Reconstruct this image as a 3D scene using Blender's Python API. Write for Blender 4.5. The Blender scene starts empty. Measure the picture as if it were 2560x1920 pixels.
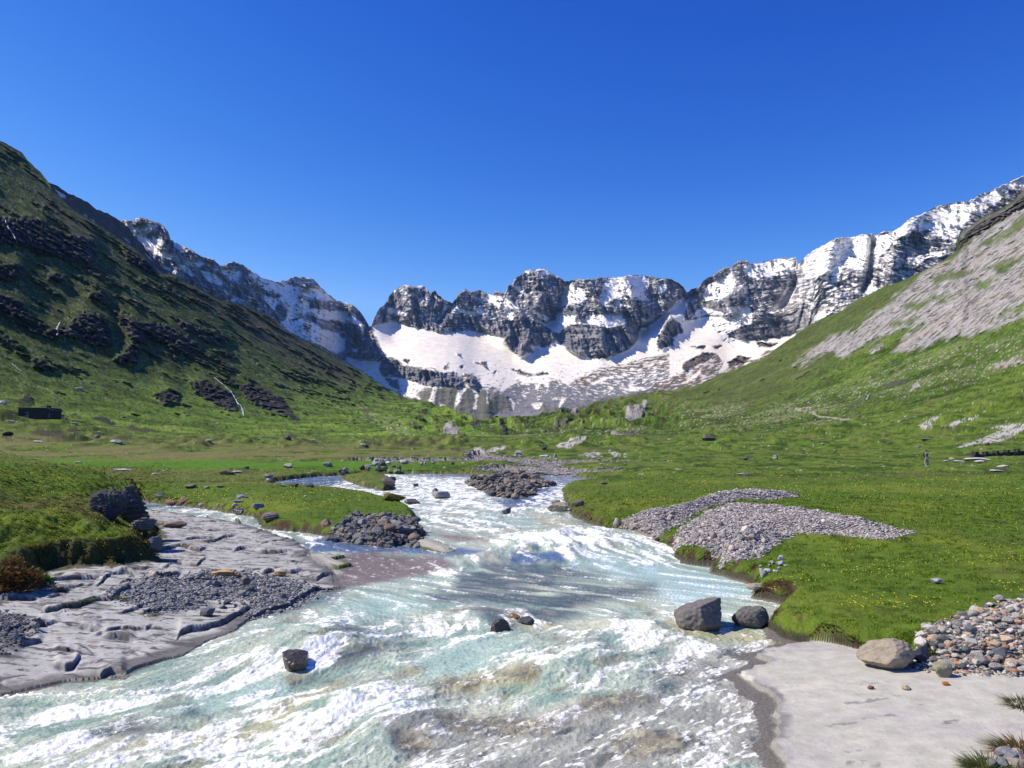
import bpy, math, random
import numpy as np
from mathutils import Vector, Matrix
random.seed(7); RNG = np.random.default_rng(11)
S = bpy.context.scene
COL = S.collection
R = math.radians
# ------------------------------------------------------------------ camera, sky, sun
CAMH = 4.0; FP = 1923.0; HOR = 1105.0           # eye height, focal length and horizon row in photo pixels (2560x1920)
cam = bpy.data.cameras.new('camera'); camo = bpy.data.objects.new('camera', cam); COL.objects.link(camo)
camo.location = (0, 0, CAMH); camo.rotation_euler = (R(90), 0, 0)
cam.sensor_width = 36; cam.lens = 36 * FP / 2560; cam.shift_y = (HOR - 960) / 2560
cam.clip_start = .1; cam.clip_end = 60000
S.camera = camo
SUN_EL, SUN_AZ = 47, -88                         # azimuth from the view axis (+Y), negative = left
w = bpy.data.worlds.new("World"); S.world = w; w.use_nodes = True
nt = w.node_tree; bg = nt.nodes['Background']
sky = nt.nodes.new('ShaderNodeTexSky'); sky.sky_type = 'NISHITA'; sky.sun_disc = False
sky.sun_elevation = R(SUN_EL); sky.sun_rotation = R(SUN_AZ); sky.altitude = 2200
sky.air_density = 1.0; sky.dust_density = .25; sky.ozone_density = 2.2
# colour of thin mountain air: each channel of the sky gets its own contrast
spc = nt.nodes.new('ShaderNodeSeparateColor'); cmb = nt.nodes.new('ShaderNodeCombineColor'); nt.links.new(sky.outputs[0], spc.inputs[0])
for ch, (gain, pw, top) in enumerate(((.123, 3.3, 2.1), (.282, 1.95, 3.5), (1.34, .93, 6.5))):
    m1 = nt.nodes.new('ShaderNodeMath'); m1.operation = 'MINIMUM'; m1.inputs[1].default_value = top; nt.links.new(spc.outputs[ch], m1.inputs[0])
    m2 = nt.nodes.new('ShaderNodeMath'); m2.operation = 'POWER'; m2.inputs[1].default_value = pw; nt.links.new(m1.outputs[0], m2.inputs[0])
    m3 = nt.nodes.new('ShaderNodeMath'); m3.operation = 'MULTIPLY'; m3.inputs[1].default_value = gain; nt.links.new(m2.outputs[0], m3.inputs[0]); nt.links.new(m3.outputs[0], cmb.inputs[ch])
nt.links.new(cmb.outputs[0], bg.inputs[0])
bg.inputs[1].default_value = .13
sl = bpy.data.lights.new('sun', 'SUN'); sl.energy = 5.0; sl.angle = R(.55); sl.color = (1, .91, .77)
so = bpy.data.objects.new('sun', sl); COL.objects.link(so)
sd_ = Vector((math.cos(R(SUN_EL)) * math.sin(R(SUN_AZ)), math.cos(R(SUN_EL)) * math.cos(R(SUN_AZ)), math.sin(R(SUN_EL))))
so.rotation_euler = sd_.to_track_quat('Z', 'Y').to_euler(); so.location = (-50, 20, 60)
S.view_settings.view_transform = 'Standard'; S.view_settings.look = 'None'
S.view_settings.exposure = 0.28; S.view_settings.gamma = 1
S.cycles.max_bounces = 5; S.cycles.diffuse_bounces = 2; S.cycles.glossy_bounces = 2; S.cycles.transparent_max_bounces = 8
S.cycles.sample_clamp_indirect = 4; S.cycles.sample_clamp_direct = 12; S.cycles.use_denoising = True
# ------------------------------------------------------------------ noise and shape helpers
_p = np.random.default_rng(5).permutation(4096).astype(np.int32); _p = np.concatenate([_p, _p])
_a = np.random.default_rng(6).uniform(0, 2 * np.pi, 4096); GX = np.cos(_a).astype('f4'); GY = np.sin(_a).astype('f4')
def n2(x, y, seed=0):
    x = np.asarray(x, 'f4') + seed * 17.31; y = np.asarray(y, 'f4') + seed * 5.77
    xi = np.floor(x).astype(np.int32); yi = np.floor(y).astype(np.int32); fx = x - xi; fy = y - yi
    xi &= 4095; yi &= 4095; x1 = (xi + 1) & 4095; y1 = (yi + 1) & 4095
    u = fx * fx * fx * (fx * (fx * 6 - 15) + 10); v = fy * fy * fy * (fy * (fy * 6 - 15) + 10)
    def g(a, b, dx, dy):
        h = _p[_p[a] + b]; return GX[h] * dx + GY[h] * dy
    a = g(xi, yi, fx, fy); b = g(x1, yi, fx - 1, fy); c = g(xi, y1, fx, fy - 1); d = g(x1, y1, fx - 1, fy - 1)
    return (a + u * (b - a) + v * ((c + u * (d - c)) - (a + u * (b - a)))) * 1.5
def fbm(x, y, o=4, seed=0, gain=.5):
    s = 0; a = 1.
    for i in range(o):
        s = s + a * n2(x * 2 ** i, y * 2 ** i, seed + i * 3); a *= gain
    return s
def ridged(x, y, o=4, seed=0, gain=.5):
    s = 0; a = 1.
    for i in range(o):
        s = s + a * (1 - 2 * np.abs(n2(x * 2 ** i, y * 2 ** i, seed + i * 3))); a *= gain
    return s
def ss(t, a=0., b=1.):
    t = np.clip((t - a) / (b - a), 0, 1); return t * t * (3 - 2 * t)
def sp(s, w): return w * np.logaddexp(0, s / w)
def sdist(poly, X, Y, rad):
    """signed distance to a closed polygon, + inside, limited to rad"""
    P = np.array(poly, float); out = np.full(X.shape, -rad, 'f4')
    x0, y0 = P.min(0) - rad; x1, y1 = P.max(0) + rad
    m = (X > x0) & (X < x1) & (Y > y0) & (Y < y1)
    if not m.any(): return out
    x = X[m].astype('f4'); y = Y[m].astype('f4'); d2 = np.full(x.shape, rad * rad, 'f4'); ins = np.zeros(x.shape, bool)
    for (ax, ay), (bx, by) in zip(P, np.roll(P, -1, 0)):
        ex, ey = bx - ax, by - ay; L = ex * ex + ey * ey
        if L == 0: continue
        t = np.clip(((x - ax) * ex + (y - ay) * ey) / L, 0, 1)
        d2 = np.minimum(d2, (x - ax - t * ex) ** 2 + (y - ay - t * ey) ** 2)
        if ey: ins ^= ((ay > y) != (by > y)) & (x < ex * (y - ay) / ey + ax)
    d = np.sqrt(d2); out[m] = np.where(ins, d, -d); return out
def sline(line, X, Y, rad):
    """distance to an open polyline (always >=0) and side (+ = left of travel)"""
    P = np.array(line, float); D = np.full(X.shape, rad, 'f4'); SD = np.zeros(X.shape, 'f4')
    x0, y0 = P.min(0) - rad; x1, y1 = P.max(0) + rad
    m = (X > x0) & (X < x1) & (Y > y0) & (Y < y1)
    if not m.any(): return D, SD
    x = X[m]; y = Y[m]; d = np.full(x.shape, rad, float); s = np.zeros(x.shape)
    for (ax, ay), (bx, by) in zip(P[:-1], P[1:]):
        ex, ey = bx - ax, by - ay; L = ex * ex + ey * ey + 1e-9
        t = np.clip(((x - ax) * ex + (y - ay) * ey) / L, 0, 1)
        q = np.hypot(x - ax - t * ex, y - ay - t * ey); k = q < d
        d[k] = q[k]; s[k] = np.sign(ex * (y - ay) - ey * (x - ax))[k]
    D[m] = d; SD[m] = s; return D, SD
def smooth_cols(M, e, k):
    """smooth across columns at equal elevation (columns may span different heights)"""
    eg = np.linspace(e.min(), e.max(), 420); G = np.stack([np.interp(eg, e[:, j], M[:, j]) for j in range(M.shape[1])], 1)
    w_ = np.hanning(k); w_ /= w_.sum(); p = k // 2; Gp = np.pad(G, ((0, 0), (p, p)), 'edge'); out = sum(Gp[:, i:i + G.shape[1]] * w_[i] for i in range(k) if w_[i] > 0)
    return np.stack([np.interp(e[:, j], eg, out[:, j]) for j in range(M.shape[1])], 1), eg, out
def rows_e(eb, ec, t, wn=15):
    p = wn // 2; m = np.min(np.stack([np.pad(ec, p, 'edge')[i:i + len(ec)] for i in range(wn)]), 0); k = np.hanning(wn + 2)[1:-1]; k /= k.sum()
    m = np.convolve(np.pad(m, p, 'edge'), k, 'valid'); m = np.minimum(eb + (m - eb) * .95, ec - .3 * (ec - eb) * .05); f = .84
    return np.where(t < f, eb + (m - eb) * (t / f), m + (ec - m) * (t - f) / (1 - f))
def lerp(a, b, t): return a + (b - a) * t
def mixc(c, col, m):                              # c (...,3) towards col by mask m
    return c + (np.asarray(col, 'f4') - c) * m[..., None]
# photo windows used for tracing -> photo pixels
def win(x0, y0, s):
    def f(*p): return [(x0 + p[i] / s, y0 + p[i + 1] / s) for i in range(0, len(p), 2)]
    return f
R1 = win(0, 300, 1.952); R2 = win(850, 600, 2.458); R3 = win(1700, 400, 2.2116); R8 = win(1000, 980, 3.687)
A = win(0, 1130, 2.1); B = win(800, 1130, 2.1); Cc = win(1660, 1130, 2.1)
H1 = win(0, 960, 5.267); H2 = win(2240, 1040, 6.9125); H3 = win(500, 1040, 4.424); H6 = win(2060, 1520, 4.148); H4 = win(960, 1120, 3.687); H5 = win(250, 1200, 3.687); H7 = win(0, 1400, 3.456)
# ------------------------------------------------------------------ tags, materials, mesh building
def tag(o, label=None, cat=None, group=None, kind=None):
    if label: o['label'] = label
    if cat: o['category'] = cat
    if group: o['group'] = group
    if kind: o['kind'] = kind
    return o
def newmat(name):
    m = bpy.data.materials.new(name); m.use_nodes = True; t = m.node_tree
    return m, t, t.nodes['Principled BSDF']
def N(t, typ, **k):
    n = t.nodes.new(typ)
    for a, b in k.items(): setattr(n, a, b)
    return n
def surf_mat(name, scale, bump, dist=.1, battr=False, *, var=.35, detail=6, spec=.25, scale2=None, stretch=None, rough=None, objcol=False, distortion=0):
    """vertex colour 'col' as the albedo, broken up by noise, with bump; roughness from 'rgh'"""
    m, t, b = newmat(name); L = t.links
    geo = N(t, 'ShaderNodeNewGeometry'); src = geo.outputs['Position']
    if objcol: src = N(t, 'ShaderNodeTexCoord').outputs['Object']
    if stretch:
        mp = N(t, 'ShaderNodeMapping'); mp.inputs['Scale'].default_value = stretch[0]; mp.inputs['Rotation'].default_value = stretch[1]
        L.new(src, mp.inputs[0]); src = mp.outputs[0]
    nz = N(t, 'ShaderNodeTexNoise'); nz.inputs['Scale'].default_value = scale; nz.inputs['Detail'].default_value = detail; nz.inputs['Roughness'].default_value = .65
    nz.inputs['Distortion'].default_value = distortion
    L.new(src, nz.inputs['Vector'])
    mr = N(t, 'ShaderNodeMapRange'); mr.inputs['From Min'].default_value = .25; mr.inputs['From Max'].default_value = .75
    mr.inputs['To Min'].default_value = 1 - var; mr.inputs['To Max'].default_value = 1 + var
    L.new(nz.outputs[0], mr.inputs[0])
    if objcol:
        ca = N(t, 'ShaderNodeObjectInfo').outputs['Color']
    else:
        ca = N(t, 'ShaderNodeAttribute', attribute_name='col').outputs['Color']
    mx = N(t, 'ShaderNodeVectorMath', operation='SCALE'); L.new(ca, mx.inputs[0]); L.new(mr.outputs[0], mx.inputs['Scale'])
    L.new(mx.outputs[0], b.inputs['Base Color'])
    bp = N(t, 'ShaderNodeBump'); bp.inputs['Strength'].default_value = bump; bp.inputs['Distance'].default_value = dist
    L.new(nz.outputs[0], bp.inputs['Height'])
    if scale2:
        n2_ = N(t, 'ShaderNodeTexNoise'); n2_.inputs['Scale'].default_value = scale2; n2_.inputs['Detail'].default_value = 4
        L.new(src, n2_.inputs['Vector'])
        bp2 = N(t, 'ShaderNodeBump'); bp2.inputs['Strength'].default_value = bump; bp2.inputs['Distance'].default_value = dist * scale / scale2
        L.new(n2_.outputs[0], bp2.inputs['Height']); L.new(bp.outputs[0], bp2.inputs['Normal']); bp = bp2
    if battr:
        for nd in [n for n in t.nodes if n.bl_idname == 'ShaderNodeBump']:
            aa = N(t, 'ShaderNodeAttribute', attribute_name='rgh'); mm = N(t, 'ShaderNodeMath', operation='MULTIPLY'); L.new(aa.outputs['Fac'], mm.inputs[0]); mm.inputs[1].default_value = bump; L.new(mm.outputs[0], nd.inputs['Strength'])
    L.new(bp.outputs[0], b.inputs['Normal'])
    if rough is None:
        ra = N(t, 'ShaderNodeAttribute', attribute_name='rgh'); L.new(ra.outputs['Fac'], b.inputs['Roughness'])
    else: b.inputs['Roughness'].default_value = rough
    b.inputs['Specular IOR Level'].default_value = spec
    return m
def plain(name, col, rough=.8, var=.3, scale=8, bump=.3, dist=.02):
    m, t, b = newmat(name); L = t.links
    tc = N(t, 'ShaderNodeTexCoord'); nz = N(t, 'ShaderNodeTexNoise'); nz.inputs['Scale'].default_value = scale; nz.inputs['Detail'].default_value = 5
    L.new(tc.outputs['Object'], nz.inputs['Vector'])
    cr = N(t, 'ShaderNodeValToRGB'); cr.color_ramp.elements[0].position = .3; cr.color_ramp.elements[1].position = .7
    cr.color_ramp.elements[0].color = (*[c * (1 - var) for c in col], 1); cr.color_ramp.elements[1].color = (*[min(1, c * (1 + var)) for c in col], 1)
    L.new(nz.outputs[0], cr.inputs[0]); L.new(cr.outputs[0], b.inputs['Base Color'])
    bp = N(t, 'ShaderNodeBump'); bp.inputs['Strength'].default_value = bump; bp.inputs['Distance'].default_value = dist
    L.new(nz.outputs[0], bp.inputs['Height']); L.new(bp.outputs[0], b.inputs['Normal'])
    b.inputs['Roughness'].default_value = rough; b.inputs['Specular IOR Level'].default_value = .25
    return m
def mesh_np(name, V, F, mat, col=None, rgh=None, smooth=True, parent=None, nv=4):
    me = bpy.data.meshes.new(name); V = np.asarray(V, 'f4'); F = np.asarray(F, 'i4')
    me.vertices.add(len(V)); me.vertices.foreach_set('co', V.ravel())
    me.loops.add(F.size); me.loops.foreach_set('vertex_index', F.ravel())
    me.polygons.add(len(F)); me.polygons.foreach_set('loop_start', np.arange(0, F.size, F.shape[1], dtype='i4'))
    me.update(calc_edges=True)
    me.polygons.foreach_set('use_smooth', np.full(len(F), smooth))
    if col is not None:
        a = me.color_attributes.new('col', 'FLOAT_COLOR', 'POINT')
        a.data.foreach_set('color', np.concatenate([col, np.ones((len(col), 1))], 1).astype('f4').ravel())
    if rgh is not None:
        a = me.attributes.new('rgh', 'FLOAT', 'POINT'); a.data.foreach_set('value', np.asarray(rgh, 'f4').ravel())
    me.materials.append(mat); o = bpy.data.objects.new(name, me); COL.objects.link(o); o.parent = parent
    return o
def grid_mesh(name, P, mat, col, rgh, fmask=None, smooth=True):
    r, c = P.shape[:2]; idx = np.arange(r * c).reshape(r, c)
    F = np.stack([idx[:-1, :-1], idx[:-1, 1:], idx[1:, 1:], idx[1:, :-1]], -1)
    F = F[fmask] if fmask is not None else F.reshape(-1, 4)
    used = np.zeros(r * c, bool); used[F.ravel()] = True
    mp = np.cumsum(used) - 1; F = mp[F]
    return mesh_np(name, P.reshape(-1, 3)[used], F, mat, np.asarray(col).reshape(-1, 3)[used], np.broadcast_to(rgh, (r, c)).reshape(-1)[used], smooth)
# ------------------------------------------------------------------ valley shape (world metres)
def base_z(Y): return .033 * sp(np.asarray(Y, float) - 112, 8)
def valley(X, Y):
    X = np.asarray(X, float); Y = np.asarray(Y, float)
    z = base_z(Y) + .05 * sp(Y - 420, 60)
    sl_ = -X - 125; z = z + .13 * sp(sl_, 15) + .66 * sp(sl_ - 62, 25)
    sr = X - 105; z = z + .10 * sp(sr, 15) + .62 * sp(sr - 52, 30)
    return z
def unproj(p, zo=0.):
    """photo pixels -> points on the valley floor raised by zo"""
    out = []
    for px, py in p:
        e = (HOR - min(py, 2600)) / FP; u = (px - 1280) / FP; lo, hi = 2., 330.
        for _ in range(40):
            m = (lo + hi) / 2
            if (float(base_z(m)) + zo - CAMH) / m < e: lo = m
            else: hi = m
        out.append((u * lo, lo))
    return out
# ---- river outline at water level
RIVER = unproj(A(-900,1560,-300,1330,0,1290,200,1250,350,1215,480,1205,640,1190,720,1150,850,1110,960,1085,1010,1050,1130,990,1230,950,1300,900,1380,850,1520,825,1550,790,1640,745,1780,722)
  + A(1740,700,1745,640,1700,612,1620,548,1580,500,1540,470,1400,420,1250,375,1000,335,760,300,715,280)
  + A(735,258,850,280,1000,290,1130,308,1230,328,1330,342,1380,400,1450,418,1560,422,1680,438,1760,460)
  + B(80,460,200,485,380,505,450,480,530,470,545,435,505,380,490,330,440,295,330,262,250,235,100,214,0,204)
  + A(1500,196,1200,188,1060,188,900,186,720,200,720,190,1060,177,1300,176,1430,176,1440,158,1500,148,1650,132,1806,124)
  + B(200,118,400,118,576,117,800,121,1076,127,1333,128,1475,161,1327,178,1282,197,1290,250,1310,300,1340,345,1400,375,1500,415,1640,440,1750,480,1850,525)
  + Cc(60,560,100,595,250,612,270,645,370,672,430,690,505,720,480,775,600,800,660,812,610,850,560,900,560,940,620,978,700,1003,760,1030,640,1045,560,1070,470,1095,560,1130,410,1190,480,1230,520,1300,600,1380,630,1440,600,1500,590,1560,640,1620,650,1659,700,1850,700,2400)
  + A(-900,2400))
ISLE = unproj(B(110,142,160,160,215,182,330,207,390,200,385,160,340,132,220,126))
SLABISLE = unproj(A(1625,548,1700,548,1806,555) + B(60,570,150,600,100,615,30,612) + A(1750,610,1690,600), .03)
PALE = unproj(B(390,478,480,470,560,462,620,480,700,515,700,540,640,545,560,520,480,498), .03)
FARBAR = unproj(H4(800,225,1000,195,1300,192,1700,215,1950,235,2120,240,2200,262,1700,258,1300,250,950,240), .1)
FARGRAV = unproj(H4(400,115,760,110,780,70,860,62,1000,85,1200,105,1500,125,1800,130,2500,150,2600,165,2200,160,1650,160,1640,215,1520,215,1500,180,1300,160,1000,150,760,152,500,150), .3)
FARGRAV2 = unproj(H4(-300,120,200,108,800,112,800,150,300,140,-300,150), .4)
BROOK = unproj(H4(1440,140,1490,150,1540,190,1640,235,1560,238,1500,200,1460,170), .3)
GRASSL = unproj(A(-1500,1100,-600,930,0,790,130,748,180,695,360,648,600,638,790,602,800,555,840,492,830,440,812,398,752,352,742,300,735,262,735,215) + A(640,176,400,118,0,25,-900,-60,-2200,-60), .3)
SLABR = unproj(Cc(640,1045,760,1036,900,1062,1080,1080,1200,1100,1340,1130,1400,1150,1500,1180,1700,1200,1900,1230,2500,1330,3200,1400,3200,2500,600,2500,500,1700,590,1560,600,1380,400,1190,470,1095), .05)
HEAPR = unproj(Cc(1300,1150,1340,1080,1400,1020,1480,1000,1560,980,1640,940,1720,910,1800,900,2000,900,2400,950,2600,1200,2300,1260,1890,1215,1700,1195,1520,1175), .25)
SLABL = unproj(A(-900,1600,-600,930,0,780,130,740,180,690,360,640,600,630,790,596,840,490,830,440,745,350,740,285,1000,325,1250,370,1400,415,1540,465,1600,520,1700,605,1745,640,1720,690,1790,722,1640,750,1550,795,1520,830,1380,856,1300,905,1130,1000,1010,1060,850,1120,640,1200,350,1225,0,1300), .15)
GRAVL = unproj(A(560,790,650,770,720,740,800,700,900,690,960,690,1080,660,1230,655,1300,650,1430,670,1560,680,1700,700,1760,715,1640,750,1560,800,1440,810,1400,835,1310,830,1330,780,1180,765,1010,790,960,820,860,835,700,815), .2)
GRAVLL = unproj(A(-500,830,0,880,60,890,120,930,190,905,200,960,120,960,90,1020,0,1060,-500,1120), .25)
BANKR = unproj(Cc(30,490,90,420,130,400,210,350,330,330,430,332,560,350,700,372,850,395,1000,428,1150,468,1240,500,1330,515,1250,535,1150,545,1040,525,900,505,800,495,700,485,620,505,550,545,500,572,400,580,300,572,310,545,250,530,170,500,60,490), .45)
BANKR2 = unproj(B(1500,400,1640,350,1700,335) + Cc(20,330,130,315,200,285,290,265,400,258,520,262,620,250,690,262,715,280,560,295,400,300,330,318,200,345,130,375,60,410,0,430,-80,440), .45)
MIDROCK = unproj(H4(740,310,850,285,1000,275,1150,262,1300,258,1420,285,1560,320,1640,345,1440,370,1400,440,1220,470,1000,455,880,390,790,365), .05)
HEAPM = unproj(B(20,440,60,415,110,395,160,360,260,355,330,350,420,350,500,370,540,430,510,470,380,500,300,492,200,478,90,455), .3)
# step lines on the left slab: far side stands higher (travel left to right, far side on the left)
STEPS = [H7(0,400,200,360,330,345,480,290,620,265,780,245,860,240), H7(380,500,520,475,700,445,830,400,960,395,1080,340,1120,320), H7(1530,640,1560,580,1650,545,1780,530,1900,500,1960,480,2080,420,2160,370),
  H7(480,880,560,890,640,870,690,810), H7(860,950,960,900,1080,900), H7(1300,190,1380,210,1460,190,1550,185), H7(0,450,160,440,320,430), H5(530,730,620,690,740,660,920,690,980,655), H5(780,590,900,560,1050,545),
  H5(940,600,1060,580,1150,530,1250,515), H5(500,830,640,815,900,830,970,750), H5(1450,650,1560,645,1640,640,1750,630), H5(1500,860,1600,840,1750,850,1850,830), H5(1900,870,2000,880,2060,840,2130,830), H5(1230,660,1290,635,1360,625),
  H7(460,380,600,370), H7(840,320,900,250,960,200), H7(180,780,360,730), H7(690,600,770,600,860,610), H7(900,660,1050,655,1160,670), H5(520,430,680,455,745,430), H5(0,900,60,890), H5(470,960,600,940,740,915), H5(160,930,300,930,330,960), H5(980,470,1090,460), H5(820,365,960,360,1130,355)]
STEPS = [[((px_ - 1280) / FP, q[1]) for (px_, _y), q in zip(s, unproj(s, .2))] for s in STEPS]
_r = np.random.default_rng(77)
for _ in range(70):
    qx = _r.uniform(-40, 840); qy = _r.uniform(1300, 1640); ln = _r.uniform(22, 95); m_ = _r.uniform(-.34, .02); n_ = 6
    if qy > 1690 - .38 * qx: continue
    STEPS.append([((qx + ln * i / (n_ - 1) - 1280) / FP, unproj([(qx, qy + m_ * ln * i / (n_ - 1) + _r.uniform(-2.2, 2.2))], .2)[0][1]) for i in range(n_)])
def water_sd(X, Y):
    d = sdist(RIVER, X, Y, 14.)
    d = np.minimum(d, -sdist(ISLE, X, Y, 14.)); d = np.minimum(d, -sdist(SLABISLE, X, Y, 14.))
    d = np.minimum(d, -sdist(PALE, X, Y, 14.))
    return np.maximum(d, sdist(BROOK, X, Y, 6.))
def ground(X, Y, full=False):
    """height of the near ground; with full=True also the zones"""
    X = np.asarray(X, 'f8'); Y = np.asarray(Y, 'f8')
    wob = np.clip(Y / 25, .3, 2)
    nA = fbm(X / 1.3, Y / 1.3, 4, 1); nB = fbm(X / .35, Y / .35, 3, 4); nC = fbm(X / 7, Y / 9, 4, 9)
    wd = water_sd(X, Y) + (.16 * nA + .05 * nB) * wob * .7 + .13 * fbm(X / .7, Y / .9, 4, 37) * ss(-np.hypot(X - 4.6, Y - 12.5), -5.5, -3.5)
    d = -wd                                       # + = land
    def zone(poly, soft=.12, amp=.2): return ss((sdist(poly, X, Y, 3.) + amp * nA * wob) / soft, -.5, .5)
    ext_ = ss(-d, -1.0, -.5); slabL = ss((sdist(SLABL, X, Y, 3.) + .12 * nA * wob + .4 * ext_) / .15, -.5, .5); slabR = ss((sdist(SLABR, X, Y, 3.) + .1 * nA * wob + .35 * ext_) / .1, -.5, .5); gml = sdist(GRASSL, X, Y, 30.) + .25 * nA + .1 * nB
    mound = ss(gml / .3, -.5, .5); isle = np.maximum(zone(SLABISLE, .4, .1), zone(PALE, .4, .1))
    slab = np.clip(np.maximum.reduce([slabL, slabR, isle]) * (1 - mound), 0, 1)
    grv = [zone(p, .3, .25) for p in (GRAVL, GRAVLL)]; gb1 = sdist(BANKR, X, Y, 3.) + .25 * nA; gb2 = sdist(BANKR2, X, Y, 3.) + .25 * nA
    hp = sdist(HEAPR, X, Y, 3.) + .15 * nA; mr = sdist(MIDROCK, X, Y, 4.) + .4 * nA; hm = sdist(HEAPM, X, Y, 3.) + .2 * nA
    far = np.maximum.reduce([zone(FARBAR, .6, .4), zone(FARGRAV, .6, .5), zone(FARGRAV2, .6, .5)])
    # grass land
    dsl = np.maximum(sdist(SLABR, X, Y, 9.), sdist(SLABL, X, Y, 9.)); dg = np.minimum(d, np.where(gml > -.3, np.maximum(gml * .8, -.3), -dsl + .12 * nA))
    rs = np.clip(.00026 * Y * Y * 1.1, .03, 1.)      # steps are no steeper than the grid can carry
    g = .05 + .05 * np.clip(np.minimum(d, 6), 0, 6) * ss(-dg, -4, 0) + .30 * ss(dg, -.05, .35) + .40 * ss(dg, .2, 7) + .05 * nA + .022 * nB + .10 * nC * ss(d, 0, 3) + .03 * fbm(X / .6, Y / .6, 2, 31)
    g = g + np.where(Y > 40, .25 * fbm(X / 16, Y / 7, 3, 15) * ss(Y, 40, 90) * ss(d, 0, 4), 0)
    g = g + .5 * fbm(X / 20, Y / 30, 4, 17) * ss(Y, 112, 165) + 2.6 * np.maximum(0, fbm(X / 15, Y / 34, 4, 18, .55) - .05) * ss(Y, 128, 180) * ss(-Y, -252, -228)
    zl = (X < 0)
    # left bedrock: layered
    q = fbm(X / 4.2 + Y / 9, Y / 2.2, 3, 21) * 3.2 + X * .10; qf = np.floor(q); fr = q - qf
    terr = (qf + ss(fr, .78, 1.0)) * .025
    sx = -.02 + .085 * np.clip(d, 0, 9) + terr * .8 * ss(d, 0, .8) + .018 * nA + .010 * nB + .03 * fbm(X / 3, Y / 1.2, 2, 33) * ss(d, 0, 1.)
    crack_shade = np.zeros(X.shape)
    if (slabL > 0).any():
        K = slabL > .01; xk = X[K]; yk = Y[K]; uu = xk / yk; rk_ = rs[K]; add = np.zeros(xk.shape); shade_k = np.zeros(xk.shape); jit = .10 * n2(xk / .8, yk / .8, 35); gate = ss(n2(xk / .3, yk / .3, 39), -.5, .0)
        for q_, stp in enumerate(STEPS):
            sa_ = np.array(stp); H_, w_ = (.08, .6) if q_ < 26 else (.04, .35)
            win_ = ss(uu, sa_[0, 0] - .004, sa_[0, 0] + .006) * ss(-uu, -sa_[-1, 0] - .004, -sa_[-1, 0] + .006); sel = (win_ > 0) & (np.abs(yk - sa_[:, 1].mean()) < 5)
            if not sel.any(): continue
            sg = yk[sel] - np.interp(uu[sel], sa_[:, 0], sa_[:, 1]) + jit[sel]; r_ = rk_[sel]
            add[sel] += (ss(sg, -r_, r_) * H_ * np.exp(-np.maximum(sg, 0) / w_) - H_ * .8 * np.exp(-(np.minimum(sg + r_, 0) / .13) ** 2) * (sg < 0)) * win_[sel]
            shade_k[sel] = np.maximum(shade_k[sel], win_[sel] * ss(-np.abs(sg + r_ * .4), -r_ * .9 - .01, -r_ * .3) * gate[sel])  # mask for the shade painted along the near face of each step
        sx = np.array(sx); sx[K] += add; crack_shade[K] = shade_k
    sr_ = .005 + .055 * np.clip(d, 0, 7) + .012 * fbm(X / 1.6, Y / .8, 3, 44) + .003 * nB
    s = np.where(slabR > .5, sr_, sx); s = np.where(isle > .3, .03 + .12 * ss(d, 0, .8) + .02 * nA, s)
    z = lerp(g, s, ss(slab, .0, .55))
    z = z + .05 * sum(grv) * (1 - mound) + .018 * nB * np.clip(sum(grv), 0, 1)
    z = z + .42 * ss(gb1, -.2, 1.6) + .28 * ss(gb2, -.2, 1.3) + .22 * ss(hp, -.1, 1.2) - 0 * hm
    z = np.maximum(z * (1 - far) + far * (.12 + .06 * nA), 0 * z - 9)
    z = z + mound * ((.36 * ss(gml, -.05, .55)) + .64 * ss(gml, .5, 3.) + .75 * ss(gml, 3, 14) + .35 * ss(-X, 12, 26) * ss(gml, 0, 6) + .05 * nA + .02 * nB + .20 * nC)
    nsl = ss(np.maximum(sdist(SLABR, X, Y, 4.), sdist(SLABL, X, Y, 4.)), -3., -1.2); z = np.where(wd > 0, np.minimum(z, -.03) - lerp(.5 * ss(wd, -.05, .6), .03 + .3 * ss(wd, 0, 1.3), nsl) + .04 * nA * ss(wd, .2, .8) * (1 - nsl), z)
    z = np.maximum(z, np.where(mr > -.3, -.3 + .62 * ss(mr, -.3, 1.6) + .06 * nA, -9))
    z = z * (1 - .75 * ss(sdist(BROOK, X, Y, 6.), -1, .5))
    z = z + valley(X, Y)
    hm_ = ss(-np.abs(X + 144.4), -13, -8.2) * ss(-np.abs(Y - 238), -11, -5); z = lerp(z, 10.84, hm_)
    if not full: return z
    return z, dict(d=d, wd=wd, slabL=slabL * (1 - mound), slabR=slabR, isle=isle, slab=slab, mound=mound, gml=gml, grv=np.clip(sum(grv), 0, 1) * (1 - mound),
                   gb=np.maximum(ss(gb1, 0, .25), ss(gb2, 0, .25)), hp=ss(hp, 0, .2), mr=ss(mr, -.2, .2), hm=ss(hm, 0, .3), far=far, nA=nA, nB=nB, nC=nC, terr=fr, crack_shade=crack_shade)
def hits(pts, lo=5., hi=250.):
    """where the sight lines through photo pixels meet the near ground"""
    pts = np.array(pts, float); u = (pts[:, 0] - 1280) / FP; e = (HOR - pts[:, 1]) / FP
    Ys = np.geomspace(lo, hi, 420); out = np.zeros((len(pts), 3))
    for i0 in range(0, len(pts), 800):
        uu = u[i0:i0 + 800, None]; ee = e[i0:i0 + 800, None]
        Yg = np.broadcast_to(Ys, (uu.shape[0], len(Ys))); Z = ground(uu * Yg, Yg)
        below = Z > CAMH + ee * Yg; k = np.where(below.any(1), below.argmax(1), len(Ys) - 1)
        yy = Ys[k]; out[i0:i0 + 800] = np.stack([uu[:, 0] * yy, yy, Z[np.arange(len(k)), k]], 1)
    return out
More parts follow.
